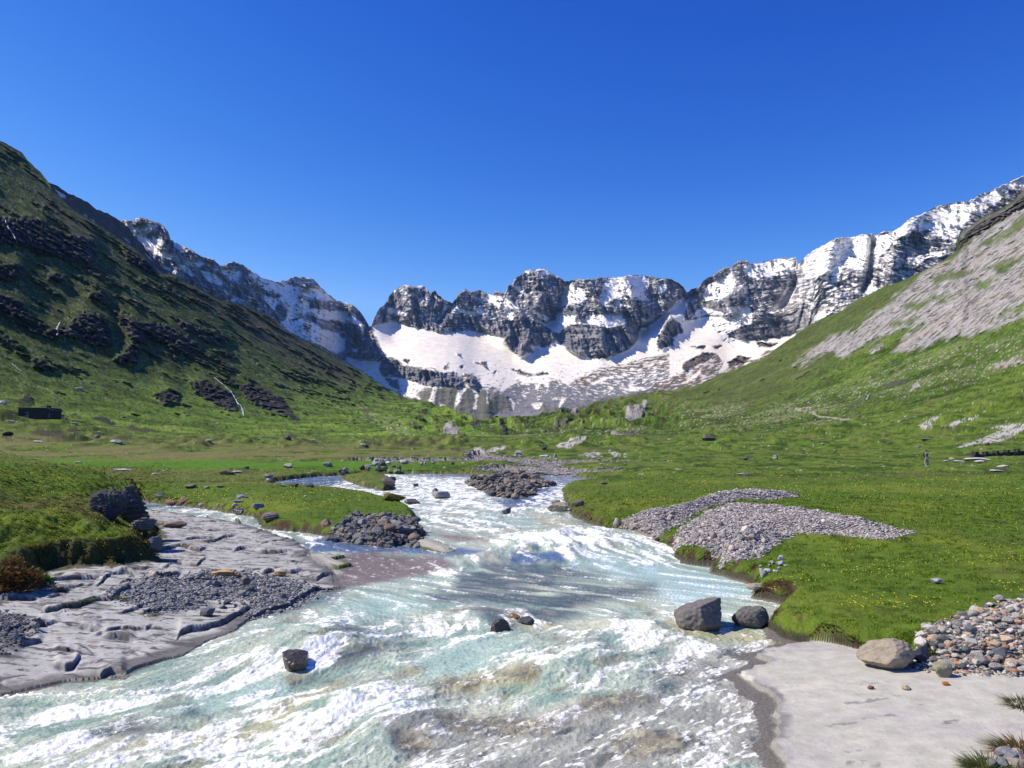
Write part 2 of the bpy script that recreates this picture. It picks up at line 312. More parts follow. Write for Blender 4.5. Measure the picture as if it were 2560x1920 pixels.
# ------------------------------------------------------------------ 1. near ground
rows = [7000., 5600., 4600., 3900., 3400., 3000., 2750., 2500.]
while rows[-1] > HOR + CAMH * FP / 42: rows.append(rows[-1] - (14 if rows[-1] > 1950 else 2. if rows[-1] > 1760 else 1.15))
Yr = CAMH * FP / (np.array(rows) - HOR); Yr = list(Yr)
while Yr[-1] < 256: Yr.append(Yr[-1] * 1.0072)
Yr = np.array(Yr); pxs = np.concatenate([np.arange(-1400, -265, 14.), np.arange(-260, 2822, 2.3), np.arange(2830, 4000, 14.)]); U = (pxs - 1280) / FP
Yg, Ug = np.meshgrid(Yr, U, indexing='ij'); Xg = Ug * Yg
Zg, zn = ground(Xg, Yg, True)
Pg = np.stack([Xg, Yg, Zg], -1).astype('f4')
GREYG = [R8(600,545,720,510,800,540,900,500,980,495,960,520,830,560,700,560), R8(1050,580,1080,540,1130,550,1100,580), R8(1290,605,1380,590,1385,615), R8(1920,520,1980,560,2090,570,2080,600,1980,590,1930,560), R8(1440,490,1600,420,1720,410,1700,440,1560,520,1460,510), R8(1640,580,1780,550,1860,560,1800,600), R8(1400,610,1440,575,1445,620), H2(1060,545,1200,480,1500,380,1850,230,1600,210,1700,180,2000,140,2400,130,2800,60,2800,250,2200,240,2000,370,1850,430,1500,490,1250,510,1120,545), H2(390,160,560,60,700,10,750,20,600,110,640,200,440,215), H2(840,180,1000,100,1300,20,1420,0,1380,50,1200,90,1100,130,950,180)]
DARKG = [R8(0,440,120,450,220,495,120,505,0,490), R8(330,500,440,520,540,510,560,545,470,535,360,525), R8(900,570,960,565,970,585,920,590), R8(1300,520,1340,510,1350,535,1310,540), R8(1750,520,1800,515,1790,530), R8(2120,515,2180,510,2170,525), R8(640,495,730,490,700,510), R8(540,400,640,385,560,420), R3(0,1480,60,1470,50,1490), R3(430,1525,500,1515,490,1530,440,1532), R3(250,1585,285,1578,280,1592), R3(600,1475,680,1468,660,1482), R3(820,1500,870,1492,860,1505), R3(1110,1525,1160,1515,1150,1530), R3(940,1545,990,1540,980,1555), R3(340,1590,400,1585,380,1598), R3(1130,1565,1180,1560,1170,1572), R3(1300,1400,1340,1395,1330,1408), H1(390,630,540,590,700,640,800,600,860,650,880,700,760,705,600,700,480,660), H1(900,590,1000,590,1100,630,1020,660,930,630), H1(1190,630,1260,620,1400,660,1260,665), H1(1660,580,1750,540,1850,575,2000,590,2080,630,1900,640,1720,610), H1(20,690,80,670,140,710,30,710), H1(1210,450,1300,420,1450,470,1540,540,1400,550,1280,490), H1(320,710,450,720,580,760,420,740), H3(900,200,1090,210,1060,260,1000,240,920,225), H2(1480,940,1620,920,1900,900,1960,960,1620,1000)]
def ground_colour():
    nA, nB, nC, d = zn['nA'], zn['nB'], zn['nC'], zn['d']
    nD = fbm(Xg / .12, Yg / .2, 3, 51); nE = fbm(Xg / 25, Yg / 12, 4, 61)
    c = np.zeros(Xg.shape + (3,), 'f4'); c[:] = (.088, .145, .017)
    c = mixc(c, (.14, .185, .024), ss(nC + .4 * nB, -.1, .9)); c = mixc(c, (.042, .078, .014), ss(nA + nB * .6, .1, 1.0) * .7)
    c = mixc(c, (.20, .17, .06), ss(nE + .5 * nA, .55, 1.3) * .6)
    PXI = np.broadcast_to(pxs, Xg.shape); PYG = HOR - (Zg - CAMH) / Yg * FP; farz = Yg > 60
    def im(lst, soft, amp):
        m = np.zeros(Xg.shape, 'f4'); nn = amp * fbm(PXI / 9, PYG / 4, 3, 67)
        for p in lst: m = np.maximum(m, ss((sdist(p, PXI, np.where(farz, PYG, -999), 20.) + nn) / soft, -1, 1))
        return m
    zn['fgrey'] = im(GREYG, 1.6, 3.) * ss(fbm(PXI / 14 - PYG / 9, PYG / 3.5, 3, 73), -.35, -.1); zn['fdark'] = im(DARKG, 1.6, 3.)
    fg = ss(Yg, 45, 90); nF = fbm(Xg / 5, Yg / 9, 4, 63, .65); c = mixc(c, (.030, .058, .008), fg * ss(nF, .0, .55) * .8); c = mixc(c, (.135, .16, .03), fg * ss(-nF, .1, .7) * .6); nG = fbm(PXI / 26, PYG / 3.2, 4, 75, .65); c = mixc(c, (.024, .042, .008), fg * ss(nG, .32, .62) * .75); c = mixc(c, (.13, .19, .02), fg * ss(-nG, .2, .6) * .5)
    c = mixc(c, (.40, .38, .32), fg * ss(fbm(Xg / .9, Yg / 2.2, 2, 65, .8), .86, .95) * .8); c = mixc(c, (.10, .085, .04), ss(nE, .2, .8) * .35)
    # drier olive bands across the flat meadow on the left and centre
    band = ss(Yg, 105, 125) * ss(-Yg, -235, -150) * ss(-Xg, -10, 30); c = mixc(c, (.17, .15, .06), band * ss(nE + .3, -.3, .5) * .8)
    band2 = ss(Yg, 60, 70) * ss(-Yg, -92, -80) * ss(-Xg, 0, 20); c = mixc(c, (.13, .14, .04), band2 * .55)
    c = mixc(c, (.08, .19, .012), ss(Yg, 92, 98) * ss(-Yg, -122, -112) * ss(-Xg, 5, 20) * .8)
    c = mixc(c, (.055, .05, .03), zn['fdark'] * .9); c = mixc(c, (.42, .40, .375), zn['fgrey']); c = mixc(c, (.14, .13, .12), zn['fgrey'] * ss(fbm((PXI * .9 - PYG * .45) / 40, (PYG + PXI * .35) / 3, 3, 69), .25, .6))
    # bare soil on the cut banks
    soil = ss(-np.abs(d - .12), -.30, -.08) * ss(nA * .8 + nB * .5, -.15, .35) * (1 - zn['slab'])
    c = mixc(c, (.075, .048, .028), soil); c = mixc(c, (.05, .045, .03), ss(-d, -.12, .0) * (1 - zn['slab']))
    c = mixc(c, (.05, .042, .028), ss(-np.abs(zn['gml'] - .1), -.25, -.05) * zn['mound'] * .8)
    rg = np.full(Xg.shape, .9, 'f4')
    # bedrock
    st = fbm(Xg / 1.4 + Yg * .2, Yg / 1.1, 4, 71)
    rk = np.zeros_like(c); rk[:] = (.41, .405, .365); rk = mixc(rk, (.28, .275, .265), ss(nA * .6 + st * .6, .0, .9)); rk = mixc(rk, (.42, .41, .38), ss(-nC - st * .4, .1, .9))
    rk = mixc(rk, (.39, .38, .37), ss(fbm(Xg / 3, Yg / 3, 2, 77), .1, .6) * .6)
    rk = mixc(rk, (.05, .047, .045), np.maximum(ss(ridged(Xg / 2.2 + Yg * .3 + .3 * nA, Yg / .75, 2, 81), 1.14, 1.28), ss(fbm(Xg / .7 + Yg * .3, Yg / .26, 4, 89, .62), .46, .60)) * .85); rk = mixc(rk, (.035, .033, .03), np.maximum(zn['crack_shade'] * .9, ss(-np.abs(zn['terr'] - .80), -.075, -.02) * ss(nA + .6 * nB, -.45, .05) * .85 * (zn['slabL'] > .5))); rk = mixc(rk, (.12, .118, .115), ss(fbm(Xg / .6 + Yg * .5, Yg / .5, 5, 85, .68), .2, .75) * .55); rk = mixc(rk, (.40, .385, .36), ss(-fbm(Xg / .45, Yg / .45, 4, 87, .68), .3, .8) * .5)  # near-black dashes: cracks, and the shade of ledge faces painted in
    rk = mixc(rk, (.30, .215, .12), ss(fbm(Xg / 1.1, Yg / .8, 3, 83), .72, .95) * .5)
    wet = ss(-d + .25 * nA + .1 * st, -.6, -.2) * zn['slabL']; rk = mixc(rk, (.105, .095, .075), wet * .8)
    wr = np.where(zn['slabR'] > .5, 1., 0.)
    vein = fbm(Xg / 1.1 - Yg * .5, Yg / .38, 5, 91, .62); rr = np.zeros_like(c); rr[:] = (.445, .43, .36)
    rr = mixc(rr, (.53, .49, .41), ss(vein, .35, .9) * .6); rr = mixc(rr, (.42, .395, .35), ss(-fbm(Xg / 2, Yg / 1.1, 3, 93), 0, .7)); rr = mixc(rr, (.16, .15, .15), ss(-vein + nD * .4, .75, 1.05) * .7)
    rr = mixc(rr, (.13, .115, .10), ss(-d + .12 * nA, -.07, .03) * .6)
    rk = rk * (1 - wr[..., None]) + rr * wr[..., None]
    rk = mixc(rk, (.36, .34, .29), zn['isle'])
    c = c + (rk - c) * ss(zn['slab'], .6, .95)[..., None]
    c = mixc(c, (.05, .038, .025), ss(zn['slab'], .01, .12) * ss(-zn['slab'], -.85, -.6) * (1 - zn['isle']) * ss(d, .15, .5))
    rg = rg - .35 * wet; rg = np.where(wr * ss(-d, -.2, -.02) > .3, .35, rg)
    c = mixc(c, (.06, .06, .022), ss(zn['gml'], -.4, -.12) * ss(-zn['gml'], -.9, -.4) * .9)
    # gravels (individual pebbles come on top)
    gc = np.zeros_like(c); gc[:] = (.17, .165, .16); gc = mixc(gc, (.30, .28, .26), ss(nD, .1, .8)); gc = mixc(gc, (.06, .06, .06), ss(-nD, .2, .8))
    c = c + (gc - c) * (zn['grv'] * ss(zn['grv'] + nB * .5, .4, .6))[..., None]
    g2 = gc * 1.25; g2[..., 0] *= 1.08
    c = c + (g2 - c) * np.maximum.reduce([zn['gb'], zn['hp'], zn['far']])[..., None]
    c = c + (gc * .8 - c) * np.maximum(zn['mr'], zn['hm'] * .8)[..., None]
    # river bed
    c = mixc(c, (.16, .145, .12), ss(zn['wd'], 0, .1))
    return c, rg
cg, rgg = ground_colour()
MG = surf_mat('meadow_grass', 14, .55, .06, var=.38, detail=8, spec=.1, scale2=60)
MR = surf_mat('bedrock', 3.5, .6, .05, var=.22, detail=11, spec=.3, scale2=18, stretch=((1, 1.1, 1), (0, 0, R(8))))
MV = surf_mat('gravel_ground', 22, .8, .05, var=.5, detail=5, spec=.2)
fm = lambda a: (a[:-1, :-1] + a[1:, 1:] + a[:-1, 1:] + a[1:, :-1]) / 4
sl_m = fm(zn['slab']) > .5; gr_m = (fm(np.maximum.reduce([zn['grv'] * (1 - zn['slab'] * 0), zn['gb'], zn['hp'], zn['far'], zn['mr'], zn['hm']])) > .5); bed = fm(zn['wd']) > .04
gr_m &= ~bed | (fm(zn['mr']) > .5); sl_m &= ~gr_m & ~bed
xm = fm(Xg)
deep = fm(zn['wd']) > .75
rest = ~(sl_m | gr_m | bed) | (bed & gr_m & False)
tag(grid_mesh('meadow', Pg, MG, cg, rgg, rest), kind='structure')
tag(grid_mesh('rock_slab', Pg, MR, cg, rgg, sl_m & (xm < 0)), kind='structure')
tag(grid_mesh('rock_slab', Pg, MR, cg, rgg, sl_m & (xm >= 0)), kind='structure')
tag(grid_mesh('gravel', Pg, MV, cg, rgg, gr_m), kind='structure')
tag(grid_mesh('riverbed', Pg, MV, cg, rgg, bed & ~gr_m), kind='structure')
# ------------------------------------------------------------------ 2. river surface
def blobs(px, py, lst, soft, nz):
    m = np.zeros(px.shape, 'f4')
    for p in lst: m = np.maximum(m, ss((sdist(p, px, py, 60.) + nz * soft * .9) / soft, -1, 1))
    return m
def build_river():
    sel = (Yg[:, 0] < 112); X = Xg[sel]; Y = Yg[sel]; wd = zn['wd'][sel]
    px = 1280 + X / Y * FP; py = HOR + CAMH / Y * FP          # floor positions back on the photo, only to look up the traced colour patches
    # flow-aligned frame: the river runs towards the viewer and bends left
    bend = ss(-Y, -40, -12); fx, fy = -.30 * bend - .55 * ss(-Y, -24, -15) - .03, -1.; L = np.hypot(fx, fy); fx = fx / L; fy = fy / L
    a = X * fx + Y * fy; b = -X * fy + Y * fx
    warp = .35 * n2(X / 1.7, Y / 1.7, 3); k = np.clip(Y / 16, .75, 3.5)
    big = fbm((a / 2.0 + warp) , (b / 1.1 + warp), 3, 101); chop = ridged((a / .55 + warp * 2) , (b / .38 + warp), 3, 111, .6)
    fine = ridged(a / .16 + warp * 3, b / .11, 2, 121); streak = fbm(a / 1.9 + warp, b / .55 + warp * 1.5, 5, 131, .66); st2 = fbm(a / .55, b / .2, 3, 137, .6)
    nz = .6 * big + .7 * streak
    W = [B(-500,1330,-200,1250,100,1270,420,1260,640,1330,560,1400,300,1500,0,1560,-300,1440), A(100,1400,500,1290,900,1210,1300,1100,1500,1120,1300,1240,900,1330,500,1400,200,1480,-200,1620,-300,1450),
         B(200,920,500,880,700,870,1000,960,1060,1000,900,990,600,970,300,990,0,960,-300,930), B(900,480,1100,440,1200,470,1400,430,1640,450,1850,500,2000,600,1900,600,1600,590,1200,570,950,550),
         B(100,180,250,200,400,250,700,300,900,330,700,330,450,290,250,225), B(400,150,700,160,760,220,900,290,1000,300,1250,180,1290,230,1200,280,1000,330,700,290,500,240),
         B(980,1110,1100,1060,1300,1080,1500,1180,1300,1190,1100,1160), B(1480,950,1700,900,1900,960,2100,1060,1800,1080,1500,1040), A(1390,360,1480,420,1600,440,1760,470,1760,490,1600,470,1440,430), A(900,290,1200,320,1380,370,1360,350,1200,335,1000,300),
         B(520,330,800,350,1000,400,900,430,700,390,540,370), B(540,610,700,620,820,600,800,640,640,670,560,660), B(-50,1060,0,1000,120,1100,60,1180,-60,1190), B(-900,1500,-500,1420,-200,1500,200,1620,-200,1700,-900,1700)]
    DK = [B(720,640,860,590,1100,570,1300,620,1500,660,1250,690,1500,720,1760,690,1770,740,1540,780,1350,820,1400,860,1250,900,1100,900,1000,830,850,800,640,790,560,760,700,720), B(0,1060,150,1000,420,1000,330,1080,200,1140,60,1170),
          B(1760,1160,1860,1200,1890,1310,1780,1290), Cc(-40,1170,60,1190,200,1250,190,1320,60,1310,-40,1300), A(1350,830,1560,790,1680,745,1806,720) + B(110,740,40,800) + A(1600,830,1450,870),
          B(760,840,900,830,990,870,1050,950,960,960,880,940,800,880), A(500,1500,700,1440,900,1470,640,1510), A(800,1350,1000,1330,1100,1400,900,1420)]
    WRK = [Cc(0,1100,300,1010,600,1040,460,1100,560,1130,420,1190,520,1300,640,1440,600,1659,0,1659,-200,1500,-100,1330), B(300,1480,700,1400,1200,1380,1700,1300,1890,1350,1890,1700,500,1700)]
    TQ = [B(1500,540,1800,560,2200,620,2310,760,1900,800,1700,700,1500,640,1300,600), B(150,780,450,760,700,800,500,880,200,900,0,880), B(600,1000,950,960,1100,1060,900,1130,640,1090), B(500,1100,850,1000,900,1180,600,1240), B(-200,960,200,920,400,1010,-300,1060), B(300,1330,560,1340,480,1440,350,1420), A(700,1350,1200,1250,1500,1200,1600,1300,1000,1420), B(560,290,1000,330,1300,380,1200,420,800,350)]
    YL = [B(640,300,760,310,740,350,640,340), B(1100,340,1300,360,1450,400,1200,420), B(460,870,640,860,560,900), B(1000,930,1300,930,1250,960), Cc(0,890,400,950,740,1010,600,1040,200,1000,0,960), B(-1000,1560,-500,1480,0,1250,300,1180,0,1330,-400,1560), B(700,410,1200,440,1100,460,800,430), A(1300,1420,1806,1200,1806,1250,1400,1500), B(600,1220,900,1180,1200,1170,1100,1260,700,1270)]
    BR = [A(1700,560,1806,540) + B(200,520,420,540,650,570,720,610,560,650,300,690,150,720,0,690) + A(1800,640), B(560,420,760,450,900,520,700,480)]
    BL = [A(740,262,950,285,1000,300,760,292), A(1420,175,1450,150,1600,132,1806,126) + B(150,130,120,160,60,175) + A(1700,190), B(420,118,800,118,1340,128,1500,160,1300,175,1000,160,800,135,560,135), B(900,250,1200,230,1260,270,1000,300), B(760,150,1000,130,1250,160,1250,220,1150,250,900,240), A(1580,480,1680,450,1806,470) + B(300,500,600,500,880,560,700,570,420,530,0,530) + A(1650,530), B(1000,560,1250,560,1300,600,1000,600)]
    BRW = [B(560,1240,700,1210,860,1230,820,1290,620,1300), B(950,1190,1060,1170,1160,1190,1150,1250,980,1260), B(370,1530,480,1510,600,1520,590,1590,430,1600), B(580,1400,800,1390,1000,1410,1230,1440,1200,1500,900,1510,640,1480), B(1360,1340,1500,1290,1700,1285,1780,1330,1600,1380,1450,1390), B(1500,1500,1700,1470,1890,1500,1890,1600,1600,1620), B(1130,1010,1300,1020,1250,1050), B(-200,1210,0,1180,180,1190,100,1240,-150,1250), B(1680,850,1760,840,1740,900), B(640,830,760,850,700,880)]
    brw = blobs(px, py, BRW, 12, nz * 1.2)
    white = blobs(px, py, W, 14, nz); dark = blobs(px, py, DK, 20, nz * .9) * ss(.5 + .5 * fbm(a / 1.3, b / .8, 4, 173), .05, .5); wrk = blobs(px, py, WRK, 16, nz); tq = blobs(px, py, TQ, 18, nz); yl = blobs(px, py, YL, 12, nz); br = blobs(px, py, BR, 9, nz); bl = blobs(px, py, BL, 4, nz * .5)
    calm = np.clip(np.maximum.reduce([dark * .75, br * .8, bl * .6, wrk * .5, tq * .45]), 0, 1); farf = ss(Y, 25, 60)
    pool = blobs(px, py, TQ[:1], 20, nz)
    amp = (.068 * (1 - .3 * farf)) * (1 - .62 * calm) * (1 - .55 * pool) * ss(wd, 0, .8)
    z = amp * (1.0 * big + .22 * chop) + .011 * fine * (1 - .5 * calm) * ss(wd, 0, .3)
    # standing humps over sunken boulders
    for (bx, by), h, r in [(B(860,890)[0], .16, .8), (B(-40,1040)[0], .2, 1.5), (B(1080,520)[0], .35, 2.6), (B(1450,470)[0], .32, 3.), (B(250,1380)[0], .24, 1.), (A(1650,1050)[0], .2, 1.), (B(1250,1120)[0], .22, 1.2), (B(1650,960)[0], .2, 1.)]:
        (cx, cy), = unproj([(bx, by)]); z = z + h * np.exp(-(((X - cx) ** 2 + ((Y - cy) * .8) ** 2) / r ** 2)) * (1 + .3 * big)
    z = z + .015 + .012 * ss(-wd, -.4, 0)
    crest = ss(.5 * chop + .65 * streak + .45 * big, .55, 1.25)
    foam = np.clip(white * ss(.38 + .7 * streak + .35 * chop * .6 + .3 * st2, .12, .85) + crest * (1 - .8 * calm) * .95 + ss(st2 + streak, .55, 1.1) * .5 * (1 - .6 * calm), 0, 1)
    z = z + foam * .017 * fbm(X / .16, Y / .2, 3, 195, .7)
    edge = ss(-wd, -.35, 0) * ss(streak + .3 * chop, .2, .9) * .7; foam = np.maximum(foam, edge)
    foam = np.maximum(foam, wrk * ss(np.abs(st2) * 1.0 + .5 * streak, .35, .7) * .8)
    foam = np.maximum(foam, farf * ss(fbm(X / 2.4, Y / 1.2, 4, 151) + .25 * (1 - bl), .18, .5) * (1 - .55 * bl) * .9)
    foam = np.clip(foam + .07 * (1 - dark) * (1 - br), 0, 1); foam = np.maximum(foam, br * ss(fine * .5 + st2, .75, 1.3) * .7)
    c = np.zeros(X.shape + (3,), 'f4'); c[:] = (.44, .51, .38)
    c = mixc(c, (.21, .32, .25), ss(-streak - .4 * big, .0, .8) * .85); c = mixc(c, (.30, .28, .17), ss(fbm(a / 1.6, b / .6, 4, 165), .30, .75) * .7); c = mixc(c, (.52, .51, .37), ss(fbm(a / 2.5, b / 1.6, 3, 161), .15, .7) * .7)
    c = mixc(c, (.38, .55, .46), tq * .6); c = mixc(c, (.44, .62, .60), pool * ss(streak, -.4, .5)); c = mixc(c, (.44, .42, .22), yl * .85); c = mixc(c, (.20, .125, .085), br * .9); c = mixc(c, (.065, .115, .24), bl * .9)
    dkc = np.zeros_like(c); dkc[:] = (.045, .07, .075); dkc = mixc(dkc, (.17, .165, .13), ss(fbm(a / .9, b / .5, 4, 171), .1, .8))
    c = c + (dkc - c) * (dark * .88)[..., None]
    wkc = np.zeros_like(c); wkc[:] = (.30, .29, .235); wkc = mixc(wkc, (.46, .45, .35), ss(fbm(a / .7, b / .45, 4, 181), -.1, .5)); wkc = mixc(wkc, (.07, .065, .06), ss(fbm(a / .9, b / .3, 4, 183), .25, .7))
    c = c + (wkc - c) * (wrk * .85 * (1 - dark))[..., None]
    bwc = np.zeros_like(c); bwc[:] = (.20, .17, .10); bwc = mixc(bwc, (.09, .09, .07), ss(fbm(a / .5, b / .3, 4, 191), -.1, .5)); bwc = mixc(bwc, (.40, .36, .20), ss(fbm(a / .4, b / .3, 3, 193), .15, .6)); c = c + (bwc - c) * (brw * .75)[..., None]; foam = foam * (1 - .45 * brw)
    c = mixc(c, (.12, .115, .10), ss(-wd, -.12, -.0) * .5)
    P = np.stack([X, Y, z + base_z(Y)], -1).astype('f4')
    m, t, bs = newmat('river_water'); Lk = t.links
    at = N(t, 'ShaderNodeAttribute', attribute_name='col'); rg = N(t, 'ShaderNodeAttribute', attribute_name='rgh')      # how much foam there is
    geo = N(t, 'ShaderNodeNewGeometry'); bp = None
    mp0 = N(t, 'ShaderNodeMapping'); mp0.inputs['Rotation'].default_value = (0, 0, R(-52)); Lk.new(geo.outputs['Position'], mp0.inputs[0]); mp = N(t, 'ShaderNodeMapping'); mp.inputs['Scale'].default_value = (1, 1.6, 1.3); Lk.new(mp0.outputs[0], mp.inputs[0])
    fz = N(t, 'ShaderNodeTexNoise'); fz.inputs['Scale'].default_value = 6.5; fz.inputs['Detail'].default_value = 9; fz.inputs['Roughness'].default_value = .74; fz.inputs['Distortion'].default_value = .8
    Lk.new(mp.outputs[0], fz.inputs['Vector'])
    f1 = N(t, 'ShaderNodeMath', operation='MULTIPLY_ADD'); Lk.new(fz.outputs[0], f1.inputs[0]); f1.inputs[1].default_value = 3.0; f1.inputs[2].default_value = -1.62
    f2 = N(t, 'ShaderNodeMath', operation='ADD'); Lk.new(f1.outputs[0], f2.inputs[0]); Lk.new(rg.outputs['Fac'], f2.inputs[1])
    f3 = N(t, 'ShaderNodeMapRange', interpolation_type='SMOOTHSTEP'); f3.inputs['From Min'].default_value = .18; f3.inputs['From Max'].default_value = 1.0; Lk.new(f2.outputs[0], f3.inputs[0])
    sp1 = N(t, 'ShaderNodeTexNoise'); sp1.inputs['Scale'].default_value = 26; sp1.inputs['Detail'].default_value = 5; sp1.inputs['Roughness'].default_value = .8; Lk.new(mp.outputs[0], sp1.inputs['Vector'])
    sp2 = N(t, 'ShaderNodeMapRange'); sp2.inputs['From Min'].default_value = .3; sp2.inputs['From Max'].default_value = .7; sp2.inputs['To Min'].default_value = .62; sp2.inputs['To Max'].default_value = 1.38; Lk.new(sp1.outputs[0], sp2.inputs[0])
    sp3 = N(t, 'ShaderNodeVectorMath', operation='SCALE'); Lk.new(at.outputs['Color'], sp3.inputs[0]); Lk.new(sp2.outputs[0], sp3.inputs['Scale'])
    fx_ = N(t, 'ShaderNodeMix'); fx_.data_type = 'RGBA'; fx_.inputs[7].default_value = (.90, .90, .84, 1); gz = N(t, 'ShaderNodeTexNoise'); gz.inputs['Scale'].default_value = 34; gz.inputs['Detail'].default_value = 2; Lk.new(geo.outputs['Position'], gz.inputs['Vector'])
    g1 = N(t, 'ShaderNodeMapRange'); g1.inputs['From Min'].default_value = .60; g1.inputs['From Max'].default_value = .70; Lk.new(gz.outputs[0], g1.inputs[0])  # water sparkle painted as white dots in the base colour, where foam lies
    g2_ = N(t, 'ShaderNodeMath', operation='MULTIPLY'); Lk.new(g1.outputs[0], g2_.inputs[0]); gr_ = N(t, 'ShaderNodeMapRange'); gr_.inputs['From Max'].default_value = .35; Lk.new(rg.outputs['Fac'], gr_.inputs[0]); Lk.new(gr_.outputs[0], g2_.inputs[1])
    gx_ = N(t, 'ShaderNodeMath', operation='MAXIMUM'); Lk.new(g2_.outputs[0], gx_.inputs[0]); Lk.new(f3.outputs[0], gx_.inputs[1]); Lk.new(gx_.outputs[0], fx_.inputs['Factor']); Lk.new(sp3.outputs[0], fx_.inputs[6]); Lk.new(fx_.outputs[2], bs.inputs['Base Color'])
    fr_ = N(t, 'ShaderNodeMapRange'); fr_.inputs['To Min'].default_value = .12; fr_.inputs['To Max'].default_value = .6; Lk.new(f3.outputs[0], fr_.inputs[0]); Lk.new(fr_.outputs[0], bs.inputs['Roughness'])
    for sc, st, ds in ((7, .4, .06), (30, .5, .018)):
        nn = N(t, 'ShaderNodeTexNoise'); nn.inputs['Scale'].default_value = sc; nn.inputs['Detail'].default_value = 3; nn.inputs['Distortion'].default_value = 1.2
        Lk.new(geo.outputs['Position'], nn.inputs['Vector']); b2 = N(t, 'ShaderNodeBump'); b2.inputs['Strength'].default_value = st; b2.inputs['Distance'].default_value = ds
        Lk.new(nn.outputs[0], b2.inputs['Height'])
        if bp: Lk.new(bp.outputs[0], b2.inputs['Normal'])
        bp = b2
    Lk.new(bp.outputs[0], bs.inputs['Normal']); bs.inputs['IOR'].default_value = 1.33; bs.inputs['Specular IOR Level'].default_value = .5
    f = fm(wd) > -.25
    rr_ = np.argwhere((foam > .75) & (crest > .25) & (Y < 32) & (wd > .3)); rr_ = rr_[RNG.choice(len(rr_), min(len(rr_), 5200), replace=False)]; q = P[rr_[:, 0], rr_[:, 1]].astype(float); n = len(q)
    q += RNG.normal(0, .05, (n, 3)); q[:, 2] += .01 + RNG.exponential(.035, n); sz = RNG.uniform(.0018, .0055, n) * np.sqrt(q[:, 1] / 12)
    t_ = (1 + 5 ** .5) / 2; OV = np.array([(1, 0, 0), (-1, 0, 0), (0, 1, 0), (0, -1, 0), (0, 0, 1), (0, 0, -1)], float); OF = np.array([(0, 2, 4), (2, 1, 4), (1, 3, 4), (3, 0, 4), (2, 0, 5), (1, 2, 5), (3, 1, 5), (0, 3, 5)])
    Vs = OV[None] * (sz[:, None, None] * np.array([1.6, 1.6, 1.])) + q[:, None]; Fs = OF[None] + (np.arange(n) * 6)[:, None, None]
    ms, ts, b_s = newmat('water_drops'); b_s.inputs['Base Color'].default_value = (.88, .9, .9, 1); b_s.inputs['Roughness'].default_value = .15
    tag(mesh_np('spray', Vs.reshape(-1, 3), Fs.reshape(-1, 3), ms), 'white spray drops leaping over the wave crests', 'spray', kind='stuff')
    tag(grid_mesh('river_water', P, m, c, foam, f), kind='structure')
build_river()
# ------------------------------------------------------------------ 3. valley sides and middle hills (grass, cliffs, slabs)
NEARSKY = R1(-2900,-900,-520,-160,-300,-40,-120,50,0,100,60,130,110,160,135,195,165,225,200,255,235,300,255,345,300,385,340,425,400,465,470,505,530,545,590,585,650,620,690,650,730,690,765,735,800,750,860,755,900,790,960,815,1020,850,1080,880,1150,895,1210,910,1260,935,1310,950,1350,980,1385,1020,1450,1055,1520,1090,1590,1130,1650,1168) \
  + R2(0,735,60,770,120,800,190,850,260,895,330,935,400,965,440,985,520,995,600,1020,680,1050,760,1075,830,1095,880,1115,925,1130,960,1120,1000,1100,1100,1085,1200,1080,1250,1070,1330,1052,1380,1035,1480,1035,1560,1018,1650,990,1730,962,1900,953,2000,930,2100,915,2190,895) \
  + R3(200,1195,300,1160,400,1120,470,1090,560,1020,620,980,700,920,800,870,900,830,980,770,1050,740,1120,705,1250,660,1350,610,1450,560,1528,505,1546,402,1600,370,1680,310,1760,280,1850,220,1902,165,2100,20,2400,-150,2600,-230,5300,-900)
def polyline_y(pl, px):
    a = np.array(pl); o = np.argsort(a[:, 0], kind='stable'); return np.interp(px, a[o, 0], a[o, 1])
